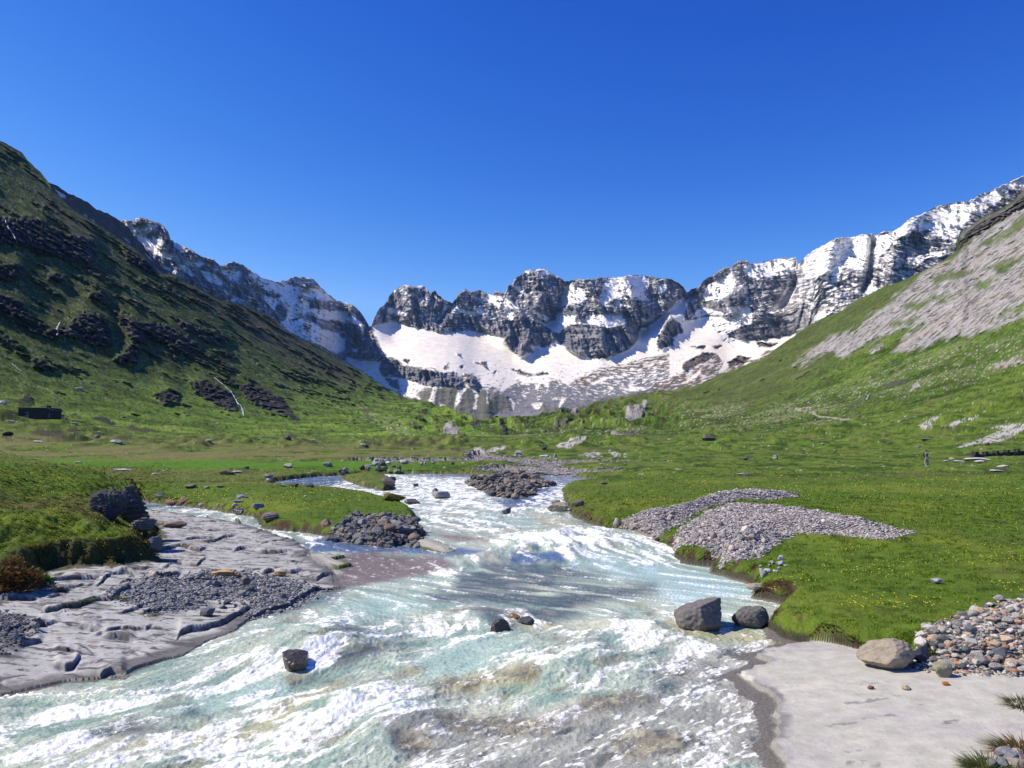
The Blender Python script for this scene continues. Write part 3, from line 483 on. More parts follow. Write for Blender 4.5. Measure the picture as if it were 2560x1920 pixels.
CL = [R1(0,470,60,480,120,470,200,480,260,520,330,560,400,560,470,600,480,660,440,720,390,700,330,680,300,660,230,660,170,650,100,620,40,600,0,600,-200,560,-200,440), R1(-100,690,0,700,70,690,120,720,120,760,60,790,0,780,-100,760),
  R1(-100,840,0,850,60,870,120,900,150,960,180,1010,240,1040,280,1010,330,1000,400,935,450,940,530,990,560,1060,540,1110,460,1100,380,1070,300,1060,280,1080,200,1050,120,1010,60,980,0,930,-100,900),
  R1(560,950,640,960,700,980,770,990,830,1010,900,1050,960,1080,980,1130,930,1150,850,1130,790,1080,740,1070,690,1110,670,1190,600,1190,550,1170,600,1140,650,1080,600,1010), R1(850,960,920,990,1000,1020,1080,1060,1110,1090,1080,1110,1000,1080,960,1040,900,1020),
  R1(920,1280,980,1265,1050,1290,1130,1330,1160,1420,1120,1420,1040,1380,960,1340), R1(1160,1290,1240,1290,1320,1330,1380,1360,1430,1440,1500,1480,1400,1450,1330,1420,1260,1400,1200,1350), R1(750,1340,820,1310,880,1330,870,1380,800,1390),
  R1(600,640,680,650,740,700,790,770,700,730,640,700), R1(160,1170,240,1190,290,1230,220,1225,160,1200), R1(430,840,500,830,540,870,500,890,440,880), R1(230,740,330,760,300,790,230,780),
  H1(0,340,120,290,240,320,240,430,60,430,0,400), H1(250,210,360,120,450,210,440,250,330,255), H1(390,630,540,590,700,640,800,600,860,650,880,700,760,705,600,700,480,660), H1(900,590,1000,590,1100,630,1020,660,930,630), H1(1190,630,1260,620,1400,660,1260,665),
  H1(1660,580,1750,540,1850,575,2000,590,2080,630,1900,640,1720,610), H1(20,690,80,670,140,710,30,710), H1(1210,450,1300,420,1450,470,1540,540,1400,550,1280,490), H1(320,710,450,720,580,760,420,740), H3(900,200,1090,210,1060,260,1000,240,920,225),
  R8(640,330,700,320,760,350,740,375,680,365), R8(920,320,980,330,980,375,940,370), R8(1380,330,1460,290,1570,285,1540,320,1440,345), R8(1640,290,1700,255,1760,265,1700,290,1680,315), R8(2050,400,2150,350,2260,350,2150,400,2130,450,2070,455), R8(110,470,160,455,220,490,160,500), R8(190,150,240,160,240,185,200,180), R8(80,360,150,360,150,390,90,380),
  R3(1902,170,1870,215,1800,270,1700,310,1600,370,1546,404,1545,490,1580,440,1650,400,1740,350,1840,290,1902,250,2200,60,2200,-60)]
GREY = [R3(2200,20,1902,240,1850,280,1780,330,1700,380,1600,450,1560,490,1500,560,1400,590,1300,660,1230,720,1150,800,1080,850,1000,900,950,940,880,960,800,1000,700,1070,620,1140,680,1130,780,1090,850,1060,900,1090,1000,1030,1100,980,1180,950,1300,920,1350,900,1250,980,1180,1060,1250,1060,1400,1010,1500,980,1600,970,1700,940,1800,910,1902,870,2200,750),
  R3(1260,1270,1320,1230,1330,1250,1280,1275), R3(1330,1450,1450,1400,1480,1430,1400,1480), R3(1480,1460,1600,1430,1640,1440,1520,1475), R3(1620,1300,1740,1250,1880,1190,1990,1150,1990,1290,1760,1290), R3(1700,1130,1900,1100,1902,1120,1760,1150), R3(1050,1060,1120,1010,1130,1025,1070,1070),
  H2(1060,545,1200,480,1500,380,1850,230,1600,210,1700,180,2000,140,2400,130,2400,230,2200,240,2000,370,1850,430,1500,490,1250,510,1120,545), H2(390,160,560,60,700,10,750,20,600,110,640,200,440,215), H2(840,180,1000,100,1300,20,1420,0,1380,50,1200,90,1100,130,950,180), H2(900,-180,1400,-300,1500,-280,1000,-130),
  R8(600,545,720,510,800,540,900,500,980,495,960,520,830,560,700,560), R8(1050,580,1080,540,1130,550,1100,580), R8(1290,605,1380,590,1385,615), R8(1920,520,1980,560,2090,570,2080,600,1980,590,1930,560), R8(1910,365,2050,380,2040,400,1950,390), R8(2060,200,2260,110,2260,260,2100,290), R8(1440,490,1600,420,1720,410,1700,440,1560,520,1460,510), R8(380,370,440,330,540,350,500,385), R8(1470,170,1600,155,1740,150,1640,180,1500,190), R8(1640,580,1780,550,1860,560,1800,600)]
GRASSP = [R3(1380,650,1450,620,1560,600,1620,620,1500,660,1420,690), R3(1640,460,1800,400,1902,300,2100,200,2100,300,1902,370,1800,440,1700,480), R3(1170,910,1300,870,1300,890,1200,920), R3(1400,760,1500,740,1600,720,1440,790), R3(1700,600,1800,560,1902,520,1902,560,1780,620), R3(1640,680,1760,660,1700,720,1620,720), R3(1250,800,1400,770,1340,820,1230,830), R3(1760,860,1902,800,1902,830,1800,880)]
def build_hills():
    px = np.concatenate([np.arange(-1500, -425, 14.), np.arange(-420, 2982, 2.5), np.arange(2990, 4100, 14.)]); u = (px - 1280) / FP; Y0 = 250.
    cy = polyline_y(NEARSKY, px) + 1.5 * fbm(px / 22, px * 0, 3, 201) + 1.0 * n2(px / 5, px * 0 + 3, 205); ec = (HOR - cy) / FP
    eb = (valley(u * Y0, Y0) - .15 - CAMH) / Y0; eb = np.minimum(eb, ec - .004)
    nr = 340; t = np.linspace(0, 1, nr)[:, None]; e = rows_e(eb, ec, t); Uc = np.broadcast_to(u, e.shape)
    lo = np.full(e.shape, Y0 * .98); hi = np.full(e.shape, 4200.)
    for _ in range(34):
        m = (lo + hi) / 2; k = (valley(Uc * m, m) - CAMH) / m < e; lo = np.where(k, m, lo); hi = np.where(k, hi, m)
    Y = (lo + hi) / 2; py = HOR - e * FP; PX = np.broadcast_to(px, e.shape)
    # smooth the depth field a little across columns
    Y, _, _ = smooth_cols(Y, e, 9)
    X = Uc * Y; Z = CAMH + e * Y
    # noise frame that follows the ground
    a, b = X / 1., Y / 1. + Z
    n0 = fbm(a / 90, b / 120, 4, 211); n1 = fbm(a / 26, b / 34, 4, 221, .6); nf = fbm(a / 5, b / 7, 3, 231, .6)
    wpx = 5 * n2(PX / 18, py / 12, 241) + 2.5 * n2(PX / 6, py / 5, 243)
    def msk(lst, soft, amp=6, q=None):
        m = np.full(e.shape, 0., 'f4'); nn = wpx * amp / 5 + (0 if q is None else q)
        for p in lst: m = np.maximum(m, ss((sdist(p, PX, py, 40.) + nn) / soft, -1, 1))
        return m
    cl = msk(CL, 3., 5); wb = 9 * fbm((PX * .78 - py * .62) / 60, (py * .78 + PX * .62) / 11, 4, 345, .6); gr = msk(GREY[:1], 7., 2, wb) ; gr = np.maximum(gr, msk(GREY[1:], 3., 6, wb * .3)); gp = msk(GRASSP, 7, 4, wb); gr = gr * (1 - gp * .9)
    near = ss(-Y, -420, -300)
    small = msk(CL[12:22], 3., 3); left = Uc < 0
    cl0 = msk(CL, 9., 9)
    # hidden outcrops: scattered crags and dwarf shrubs as patches of their own
    crag = ss(n1 + .5 * n0 + .3 * nf + .42 * left * ss(e, .03, .1), .80, 1.0) * ss(e, .006, .03) * np.where(left, 1, .35)
    cl = np.maximum(cl * ss(cl + .22 * nf + .1, .3, .6), crag * .8 * (1 - gr))
    # benches: rock steps out on the way up, then the turf lies back
    rel = np.zeros(e.shape); r = np.zeros(e.shape[1]); dpyr = np.diff(e, axis=0, prepend=e[:1]) * FP
    for i in range(nr):
        dpy = dpyr[i]; r = r * np.exp(-dpy / 42) + dpy * (cl0[i] * .0010 * (1.15 - .4 * near[i]) + gr[i] * .00018); rel[i] = r
    rel, _, _ = smooth_cols(rel, e, 23)
    fade = ss(t, 0, .06) * ss(1 - t, 0, .05)
    rk = .5 * ridged(a / 16, b / 22, 5, 251, .58) + .6 * ridged(PX / 24 + .3 * n1, py / 15, 4, 253, .6) - .1
    dd = rel * .8 + .0022 * n0 * 2 + .0016 * n1 + cl * .013 * (rk - .3) * (1 - .5 * small) + gr * .0042 * ridged((a + .5 * Z) / 7, (b) / 26, 4, 261, .6)
    # gullies running down the left flank
    gul = fbm((PX * .55 - py * 1.0) / 26 + .4 * n1, (PX + py) / 190, 4, 271, .6); dd = dd + .0035 * gul * left * ss(e, .01, .06) + .0016 * gul * (~left) * (1 - gr) * ss(e, .01, .05)
    dd = dd * fade
    K = 1 - dd; P = np.stack([X * K, Y * K, CAMH + (Z - CAMH) * K], -1)
    hum = ss(Y, 270, 420) * fade * ss(-np.abs(Uc - .05), -.30, -.05)
    P[..., 2] += hum * (7.5 * fbm(a / 38, b / 60, 3, 281) + 2.2 * n1) + .25 * nf * fade + .5 * n1 * fade
    # colours
    c = np.zeros(e.shape + (3,), 'f4'); c[:] = (.062, .118, .009)
    c = mixc(c, (.115, .172, .014), ss(n1 + .4 * nf, 0, .9)); c = mixc(c, (.024, .046, .006), ss(-n1 + .7 * nf + .3 * gul, .0, .7) * .8)
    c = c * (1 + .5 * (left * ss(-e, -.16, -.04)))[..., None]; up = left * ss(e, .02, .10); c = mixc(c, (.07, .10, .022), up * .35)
    sa = np.where(left, R(34), -R(38)); s1 = PX * np.cos(sa) + py * np.sin(sa); s2 = -PX * np.sin(sa) + py * np.cos(sa)
    dash = fbm(s1 / 15, s2 / 4.2, 4, 295, .65); dash2 = fbm(s1 / 34, s2 / 11, 4, 297, .6)
    c = mixc(c, (.026, .034, .014), ss(dash + .7 * dash2, .22, .62) * up * .65)          # juniper mats
    c = mixc(c, (.024, .034, .010), ss(dash + .3 * dash2, .30, .62) * np.where(left, .8, .7) * ss(e, .0, .012) * (1 - gr))
    c = mixc(c, (.13, .165, .045), ss(-dash - dash2 * .6, .3, .8) * .6); c = mixc(c, (.10, .085, .04), ss(dash2, .25, .7) * .45 * ss(e, -.01, .004))
    c = mixc(c, (.20, .19, .15), ss(-fbm(s1 / 9, s2 / 5, 3, 299, .7) - .4 * dash2, .62, .8) * up * .6)
    brn = left * msk([R1(740,690,860,740,1000,800,1200,890,1360,960,1500,1080,1700,1200,1757,1290,1700,1300,1500,1220,1300,1120,1130,1000,960,890,820,800), R1(150,330,300,430,500,600,600,660,500,620,300,500,200,400)], 22, 14)
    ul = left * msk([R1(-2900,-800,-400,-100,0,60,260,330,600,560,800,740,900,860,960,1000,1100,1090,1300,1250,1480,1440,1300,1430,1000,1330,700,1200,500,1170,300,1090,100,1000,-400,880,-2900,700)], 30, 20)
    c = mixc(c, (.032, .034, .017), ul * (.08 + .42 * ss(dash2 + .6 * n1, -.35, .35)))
    c = mixc(c, (.115, .088, .05), brn * .62)
    sp_ = ss(fbm(PX / 2.2 - py * .15, py / 1.3, 2, 291, .8) + .25 * n1, .62, .78)                   # scattered pale stones
    scr = msk([R3(420,1400,600,1330,900,1270,1150,1170,1300,1110,1500,1050,1700,1000,1902,950,1902,1180,1600,1250,1300,1300,1000,1340,800,1400,500,1440), R2(120,1030,200,1050,330,1120,450,1190,460,1215,400,1210,250,1150,150,1070), R3(0,1400,300,1330,500,1380,700,1400,1200,1450,1400,1500,1500,1560,1100,1520,600,1450,200,1480,0,1480), R1(640,830,720,880,780,960,700,930,640,880), R1(1200,1160,1300,1200,1480,1340,1400,1320,1280,1230), R8(600,400,2212,340,2212,620,1000,600)], 14, 14)
    c = mixc(c, (.17, .17, .10), scr * .42 * ss(n1 + nf, -.5, .8)); c = mixc(c, (.46, .44, .39), sp_ * (.38 + .6 * scr) * ss(e, -.012, .004) * (1 - cl))
    path = np.full(e.shape, 30., 'f4'); D, _s = sline(R3(640,1380,800,1420,950,1440,1050,1455,1200,1470,1300,1490), PX, py + wpx * .6, 30.)
    c = mixc(c, (.30, .27, .20), ss(-D, -2.6, -1))
    D, _s = sline(R3(940,1370,1060,1290,1160,1240,1270,1210), PX, py + wpx * .8, 30.); c = mixc(c, (.07, .07, .06), ss(-D, -6, -2) * ss(nf, -.3, .2))
    shr = ss(fbm(PX / 13, py / 4, 2, 301) , .50, .58) * (~left) * ss(-e, -.10, -.03) * (1 - gr); c = mixc(c, (.045, .04, .018), shr)
    olive = (~left) * ss(e - (Uc * .6 - .155), -.02, .03) * ss(e, .03, .06); c = mixc(c, (.075, .085, .03), olive * .55 * (1 - gr))
    rc = np.zeros_like(c); rc[:] = (.036, .034, .035); rc = mixc(rc, (.12, .112, .105), ss(fbm(a / 8, b / 10, 4, 311), .1, .9)); rc = mixc(rc, (.035, .05, .016), ss(n1 + nf, .2, .9) * .7)
    lr = np.where(left, 0, 1)[..., None] * np.array([.07, .062, .055]); c = c + (rc + lr - c) * np.clip(cl, 0, 1)[..., None]
    st = fbm((PX * .78 - py * .62) / 46, (py * .78 + PX * .62) / 4.2, 4, 321, .62)
    gcx = np.zeros_like(c); gcx[:] = (.30, .285, .27); gcx = mixc(gcx, (.17, .155, .145), ss(st + .3 * n1, .05, .6)); gcx = mixc(gcx, (.06, .055, .05), ss(fbm((PX * .78 - py * .62) / 30, (py * .78 + PX * .62) / 2.6, 3, 323, .7), .34, .6) * .8); gcx = mixc(gcx, (.38, .365, .345), ss(-st, .2, .9)); gcx = mixc(gcx, (.33, .27, .22), ss(fbm(a / 30, b / 30, 3, 331), .2, .7) * .5)
    gcx = mixc(gcx, (.10, .11, .04), ss(fbm((PX * .78 - py * .62) / 40, (py * .78 + PX * .62) / 8, 3, 341), .52, .75) * .9)
    c = c + (gcx - c) * (gr * (1 - cl))[..., None]
    # run-out below the crest on the far side
    Pb = [P]
    for f, dz in ((1.03, 6), (1.15, 40), (1.35, 130)):
        q = P[-1:].copy(); q[..., 0] *= f; q[..., 1] *= f; q[..., 2] -= dz; Pb.append(q)
    P = np.concatenate(Pb, 0); c = np.concatenate([c] + [c[-1:]] * 3, 0)
    m = surf_mat('hill_turf', .9, .6, .5, var=.35, detail=8, spec=.08, scale2=4)
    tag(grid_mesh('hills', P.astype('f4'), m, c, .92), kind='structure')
    return px, e, P
HPX, HE, HP = build_hills()
def hill_at(pxq, pyq):
    ci = int(np.clip(np.searchsorted(HPX, pxq), 1, len(HPX) - 1)); eq = (HOR - pyq) / FP; col = HE[:, ci]
    ri = int(np.clip(np.searchsorted(col, eq), 1, len(col) - 1)); return Vector([float(v) for v in HP[ri, ci]])
# ------------------------------------------------------------------ 4. snow mountains at the head of the valley
FARSKY = R1(300,480,480,484,595,487,640,492,660,480,700,475,735,490,775,500,800,520,822,550,832,585,870,605,920,625,960,655,1000,670,1040,680,1080,715,1115,700,1140,690,1180,705,1230,740,1290,775,1340,790,1390,785,1430,768,1480,767,1530,780,1560,810,1600,850,1640,880,1700,895) \
  + R2(0,378,30,385,75,400,110,425,140,460,165,500,180,530,196,520,200,490,235,430,275,400,300,350,340,305,360,290,400,280,440,285,460,290,515,280,540,310,555,330,580,312,610,340,640,365,680,385,690,390,715,355,740,320,770,303,800,318,830,315,870,310,900,325,935,345,950,315,1000,320,1010,330,1030,290,1060,275,1070,240,1110,215,1140,190,1170,180,1200,190,1215,178,1260,180,1300,205,1340,225,1380,255,1400,258,1450,243,1520,240,1600,235,1650,230,1700,232,1760,217,1850,218,1920,225,1970,235,2040,242,2080,265,2110,290,2135,325,2150,318,2190,298,2212,280) \
  + R3(60,718,90,708,130,665,180,640,220,610,250,592,275,592,285,600,300,570,330,552,370,560,385,575,450,570,520,550,560,542,640,540,650,570,655,582,670,560,700,525,760,490,830,450,860,432,930,430,1000,412,1060,406,1080,420,1130,393,1170,400,1220,370,1280,320,1340,300,1400,265,1470,245,1530,235,1590,232,1650,200,1700,180,1760,150,1820,125,1870,100,1902,90,2200,-40,2400,-100)
SNOW = [
  # basin
  R2(190,530,250,515,310,498,340,500,380,520,430,535,500,550,570,560,640,570,700,565,760,560,830,560,880,570,920,585,980,590,1020,595,1010,630,1040,660,1090,700,1120,715,1150,690,1190,650,1230,650,1290,640,1330,615,1360,640,1400,670,1450,700,1500,715,1560,728,1640,720,1700,705,1760,680,1800,650,1830,610,1830,570,1850,540,1920,520,1980,470,2020,430,2060,390,2110,350,2140,325,2150,350,2125,420,2110,510,2150,510,2260,480,2400,480,2400,700,2212,700,2100,690,2000,700,1900,720,1800,750,1700,770,1600,790,1500,820,1440,870,1400,900,1380,880,1300,850,1280,905,1230,880,1150,880,1100,870,1050,900,1000,930,940,900,870,900,860,850,800,820,740,840,700,810,640,820,600,800,560,790,500,780,440,780,390,770,370,740,330,720,290,710,260,680,230,620,200,570),
  R3(0,900,60,880,150,865,250,870,310,860,350,830,380,800,400,870,410,900,330,960,270,975,330,990,440,1000,520,985,600,975,640,960,600,1010,540,1040,470,1060,440,1100,400,1110,340,1080,300,1100,230,1180,205,1190,240,1120,200,1070,140,1130,60,1150,0,1180,-60,1200,-60,900),
  R2(45,715,130,740,230,745,260,770,240,800,270,840,370,850,500,870,600,895,770,905,765,912,600,905,520,910,480,945,490,975,430,970,330,930,200,850,120,790,30,745),
  R2(575,890,592,905,575,1005,545,1000,560,940), R2(735,905,775,910,740,970,705,1045,698,1040,718,970), R2(808,900,838,912,850,960,835,1040,825,1030,830,970), R2(898,915,915,950,910,1000,898,1000), R2(365,850,390,860,385,930,400,965,370,950), R2(1165,1005,1240,1003,1220,1045,1190,1030), R2(1365,965,1390,968,1365,1010,1345,1040,1350,1010), R2(1720,912,1890,903,1880,925,1760,925), R2(1300,975,1370,962,1360,972,1310,985), R2(1050,980,1075,1000,1065,1040,1058,1010), R2(610,1000,640,1015,620,1020), R2(1890,770,1950,740,1930,770,1900,785), R2(1960,740,1990,745,1970,770), R2(2100,705,2150,710,2120,790,2080,830,2070,810,2090,760), R2(1540,880,1660,835,1700,830,1640,860,1560,890), R2(2110,880,2212,800,2212,820,2130,880), R2(1610,945,1670,920,1650,940), R2(1500,830,1560,790,1540,820,1520,840),
  # left block
  R2(270,405,330,420,380,435,430,470,370,455,310,455), R2(330,310,380,290,400,310,350,322), R2(420,325,490,335,480,345,425,340), R2(460,290,515,280,505,300,480,300), R2(480,365,530,355,500,382), R2(560,475,585,470,580,500,562,495), R2(640,360,675,385,650,385), R2(585,500,600,470,650,400,690,395,650,440,610,490), R2(670,410,700,400,760,430,830,450,850,470,760,450,690,430), R2(820,350,880,360,920,335,960,350,1000,338,1050,370,1080,395,1100,420,1160,450,1200,480,1270,520,1290,545,1240,520,1190,500,1140,460,1090,430,1030,412,980,415,940,395,870,380), R2(830,430,880,415,900,450,850,460), R2(900,470,970,463,960,480,910,487), R2(1000,460,1040,440,1080,460,1060,490,1020,480), R2(730,385,790,370,770,395),
  R2(1060,280,1110,290,1150,330,1145,350,1100,320), R2(1210,182,1270,185,1310,215,1260,215,1230,230,1215,200), R2(1140,195,1170,182,1160,210), R2(1180,430,1240,460,1300,480,1260,500,1200,460), R2(1220,560,1290,570,1300,600,1240,600), R2(1170,640,1200,650,1230,660,1180,700,1120,690),
  R2(1350,380,1385,300,1392,258,1440,285,1500,310,1520,360,1480,385,1400,390,1340,420), R2(1600,330,1640,235,1700,232,1780,217,1860,220,1900,240,1890,300,1860,330,1900,370,1820,370,1760,345,1680,360,1620,400,1590,370), R2(1620,400,1700,375,1800,400,1780,412,1650,405), R2(1950,270,2000,280,2010,320,1960,330), R2(1450,250,1560,243,1590,250,1500,270),
  R2(1330,460,1400,440,1450,460,1440,500,1560,460,1720,450,1740,480,1760,510,1640,545,1560,520,1460,515,1400,530,1340,580,1290,545,1270,510,1320,490), R2(1440,567,1510,577,1500,595,1450,580), R2(1680,545,1790,560,1770,575,1690,570), R2(1860,480,1900,490,1880,520),
  # right massif
  R3(150,690,250,650,285,605,310,680,290,720,230,770,140,780,130,740), R3(345,580,450,572,560,545,610,560,590,600,590,640,540,640,440,655,390,650,360,620), R3(600,560,640,550,640,620,610,620), R3(100,820,250,820,370,800,380,830,300,850,150,860,60,880), R3(590,700,650,700,620,760,570,800,520,850,480,840,540,790,570,740), R3(690,540,830,450,930,432,1055,408,1070,440,1050,520,1040,600,1000,610,900,600,880,670,840,680,800,660,740,650,700,660,680,610), R3(1060,440,1085,450,1065,600,1045,640,1010,740,1000,700,1040,600),
  R3(1080,430,1170,400,1280,330,1400,270,1530,240,1600,250,1620,320,1560,360,1560,400,1500,440,1430,430,1380,390,1300,395,1250,420,1180,440,1150,500,1090,560,1070,500), R3(1600,240,1700,182,1902,92,2300,-60,2300,60,1902,150,1800,180,1740,250,1680,290,1620,280), R3(1270,570,1320,525,1400,510,1470,500,1470,530,1400,540,1300,580), R3(1120,635,1200,655,1150,660), R3(1010,720,1050,685,1090,700,1110,715,1040,740), R3(930,675,990,690,960,702), R3(730,720,770,745,700,740), R3(630,760,690,765,740,810,680,790), R3(420,780,480,820,440,832), R3(740,870,780,840,860,840,730,905), R3(610,925,680,935,640,948), R3(330,690,380,700,360,760,330,740), R3(410,735,500,740,430,750),
  # left ridge
  R1(595,488,650,500,690,545,740,590,800,635,860,680,800,672,740,645,690,600,640,535), R1(660,505,760,500,775,520,740,530,720,560,680,540), R1(740,560,790,590,790,615,750,600), R1(835,588,940,630,900,645,850,610), R1(790,640,860,660,900,710,950,760,930,765,860,700), R1(900,680,1000,700,980,720,920,710), R1(980,735,1050,750,1100,795,1080,810,1000,780), R1(1080,718,1180,740,1170,790,1120,780,1090,740), R1(1190,725,1340,792,1450,770,1400,800,1560,830,1640,880,1540,880,1400,860,1300,830,1250,790), R1(1430,770,1530,785,1540,800,1440,800), R1(1560,820,1640,880,1590,875),
  R1(1330,870,1430,855,1520,890,1500,920,1600,930,1720,935,1757,1000,1650,980,1560,970,1500,940,1480,960,1380,990,1420,930,1350,890), R1(1370,985,1480,970,1560,1010,1640,1040,1690,1070,1680,1120,1640,1140,1560,1100,1450,1050,1390,1015), R1(1120,880,1160,870,1150,895), R1(1280,850,1360,880,1340,930,1300,900), R2(0,435,60,440,90,480,100,530,50,500,0,500), R2(0,600,40,620,20,650,0,640), R2(80,670,130,665,90,700), R2(95,480,150,520,140,560,110,530),
  R1(700,640,760,690,740,690), R1(770,690,830,730,780,720), R1(600,570,650,600,630,600)]
ROCKIN = [R2(1010,600,1060,520,1110,470,1200,490,1250,520,1290,560,1310,590,1320,630,1290,640,1240,665,1210,640,1175,640,1180,690,1150,690,1120,715,1060,690,1035,660,1040,650,1010,620),
  R2(1330,590,1400,530,1460,515,1560,540,1640,545,1780,510,1820,560,1830,610,1800,650,1760,680,1640,720,1560,728,1500,715,1400,670,1360,640), R2(2035,462,2070,500,2110,550,2105,570,2040,600,2050,650,1960,670,1950,640,1955,590,1990,530),
  R2(250,740,300,720,350,740,385,770,440,780,560,800,640,820,700,810,730,850,770,900,700,905,620,890,560,895,480,880,400,850,330,830,250,830,240,790), R2(760,815,800,825,850,870,865,900,800,900,770,860), R2(280,850,350,860,370,910,360,925,300,890), R2(640,770,670,755,660,800,640,800), R2(725,775,760,765,750,790), R2(820,740,850,750,825,755), R2(860,750,900,745,890,780), R2(715,695,740,700,725,712), R2(1070,800,1200,820,1300,815,1280,830,1140,835), R2(920,815,960,810,950,825), R2(1135,778,1170,785,1150,790), R2(395,735,425,735,420,765), R2(1450,545,1480,540,1470,550), R3(60,1030,140,1025,150,1040,90,1045), R3(180,1030,230,1030,200,1042), R3(260,960,330,930,440,870,480,850,520,870,560,850,620,830,700,870,730,905,650,940,600,975,500,985,430,1000,340,1000,270,975), R3(1160,1100,1180,1100,1170,1110)]
ROCKIN += [R3(20,1120,120,1075,200,1070,160,1110,60,1150,10,1150), R3(270,1120,330,1085,400,1090,350,1130,280,1140), R3(430,1010,540,1015,500,1035,440,1030)]
STEEPROCK_LO = R2(-1900,-400,-1900,740,40,745,270,722,200,575,190,530,250,515,340,500,500,550,640,570,830,560,1020,595,1010,620,1060,690,1120,715,1180,690,1320,640,1560,728,1760,680,1830,600,1850,540,1980,470,2110,350,2110,510,2260,480,2350,620,2420,660,2600,600,3000,560,5200,400,5200,-900)
SCREE = [R2(430,960,600,890,760,910,880,920,960,1000,950,1100,940,1130,900,1200,300,1200), R2(1240,1010,1350,1030,1500,1010,1700,960,1850,930,2000,930,2300,900,2300,1200,1200,1200), R2(940,940,1030,960,1050,1040,960,1060,900,1000)]
BROWN = [R2(1440,870,1560,800,1700,760,1850,730,2000,705,2150,700,2400,640,2600,700,2600,900,2212,900,2000,930,1900,930,2000,860,2100,800,1900,800,1700,800,1560,860,1480,900), R3(0,1100,300,1090,560,1010,600,1010,500,1100,200,1250,0,1280)]
def build_mountains():
    px = np.arange(300, 2900, 2.3); u = (px - 1280) / FP
    cy = polyline_y(FARSKY, px) + (2.0 * fbm(px / 14, px * 0, 3, 401) + 3.6 * np.abs(n2(px / 9, px * 0 + 2, 403)) - 1.6) * ss(px, 380, 420); ec = (HOR - cy) / FP
    by = np.minimum(polyline_y(NEARSKY, px) + 26, 1090); eb = np.minimum((HOR - by) / FP, ec - .012)
    nr = 320; t = np.linspace(0, 1, nr)[:, None]; e = rows_e(eb, ec, t, 25); PX = np.broadcast_to(px, e.shape).copy(); py = HOR - e * FP
    Uc = (PX - 1280) / FP
    w1 = 6 * n2(PX / 26, py / 20, 411) + 3.5 * n2(PX / 9, py / 7, 413) + 2 * n2(PX / 4, py / 3, 415)
    def msk(lst, soft, amp=1., clip=40.):
        m = np.zeros(e.shape, 'f4')
        for p in lst: m = np.maximum(m, ss((sdist(p, PX, py, clip) + w1 * amp) / soft, -1, 1))
        return m
    steep = ss(sdist(STEEPROCK_LO, PX, py, 30.) + w1 * .5, -2, 2); rin = msk(ROCKIN, 2.5, .6)
    scree = msk(SCREE, 6, 1.); brown = msk(BROWN, 8, 1.6)
    # bedding: dips down to the right on the left ridge, nearly level elsewhere
    lf = ss(-PX, -960, -880); dip = lerp(.06 * np.sin(PX / 190.), .52, lf); bed = py - dip * (PX - 900)
    bed = bed + 6 * n2(PX / 60, py / 60, 417) + 26 * n2(PX / 210, py / 300, 419) * (1 - lf)
    led = fbm(PX / 26, bed / 4.2, 5, 421, .68); vert = fbm(PX / 7., py / 34, 4, 425, .6)
    # extra ledge snow: fresh on the high ground
    hi = ss(e, .10, .19)
    sn = msk(SNOW, 2.6, .55)
    streak = ss(led * 1. - .5 * vert, .05, .75)
    brk = ss(ss(PX, 1900, 2060) * .40 * hi + .18 * hi + led * .75 - .35 * vert - .05, .56, .70)      # ledges carrying snow on bare rock
    hole = ss(led * .9 + .6 * vert, .48, .72) * steep * (1 - ss(-np.abs(e - .12), -.02, 0) * 0) * .95 # rock ribs through the snow
    low = (1 - steep); speck = ss(fbm(PX / 9, py / 4.5, 4, 431, .7) + .5 * ss(py, 860, 1010) - .12 * ss(-PX, -1500, -1000), .80, .90) * low * ss(py, 840, 940) * .98
    snow = np.clip(np.maximum(sn * (1 - hole) * (1 - speck), brk * steep), 0, 1) * (1 - rin * (1 - .35 * brk))
    shelf = low * (1 - scree) * ss(fbm(PX / 18, bed / 4, 4, 441, .6) - .9 * ss(py, 930, 1040), .04, .22) * ss(py, 860, 900); snow = np.maximum(snow, shelf * (1 - rin) * (1 - .3 * brown))
    rock = 1 - snow
    # terrain slope -> depth, walking up every column
    rbig = msk(ROCKIN[:4], 8, .3); snb = msk(SNOW, 9, .2); tan = lerp(.46, 1.55, np.clip(steep * (1 - .62 * snb) + rbig * .9, 0, 1)); tan = np.where((scree > .3) & (rbig < .3), .62, tan)
    _, eg, tg = smooth_cols(tan, e, 51); lG = np.zeros_like(tg); dE = eg[1] - eg[0]
    D0 = 2300 - 500 * ss(-px, -900, -400) - 500 * ss(px, 1700, 2500)
    for i in range(1, len(eg)): lG[i] = lG[i - 1] + dE / np.maximum(tg[i] - eg[i], .12)
    lD = np.stack([np.interp(e[:, j], eg, lG[:, j]) for j in range(e.shape[1])], 1); lD, _, _ = smooth_cols(lD, e, 31)
    Y = D0 * np.exp(lD); X = Uc * Y; Z = CAMH + e * Y
    # relief of the rock: buttresses and gullies, strata ledges, in metres along the sight line
    wx = X / 1000; wz = Z / 1000; wy = Y / 1000
    but = ridged(wx * 3.2 + wy * 1.0, wz * 1.6 + wy * .6, 6, 451, .56); but2 = ridged(wx * 9 + wy * 2, wz * 5, 5, 455, .6)
    strat = fbm(wx * 5, (Z + dip * X * .9) / 34, 4, 461, .6)
    rr = np.clip(steep * (1 - .72 * sn * (1 - hole)) + rin, 0, 1)
    rib = ridged(wx * 13 + wz * 2.0 + .25 * but, wz * 4.5 + wx * 5.5, 6, 459, .66)
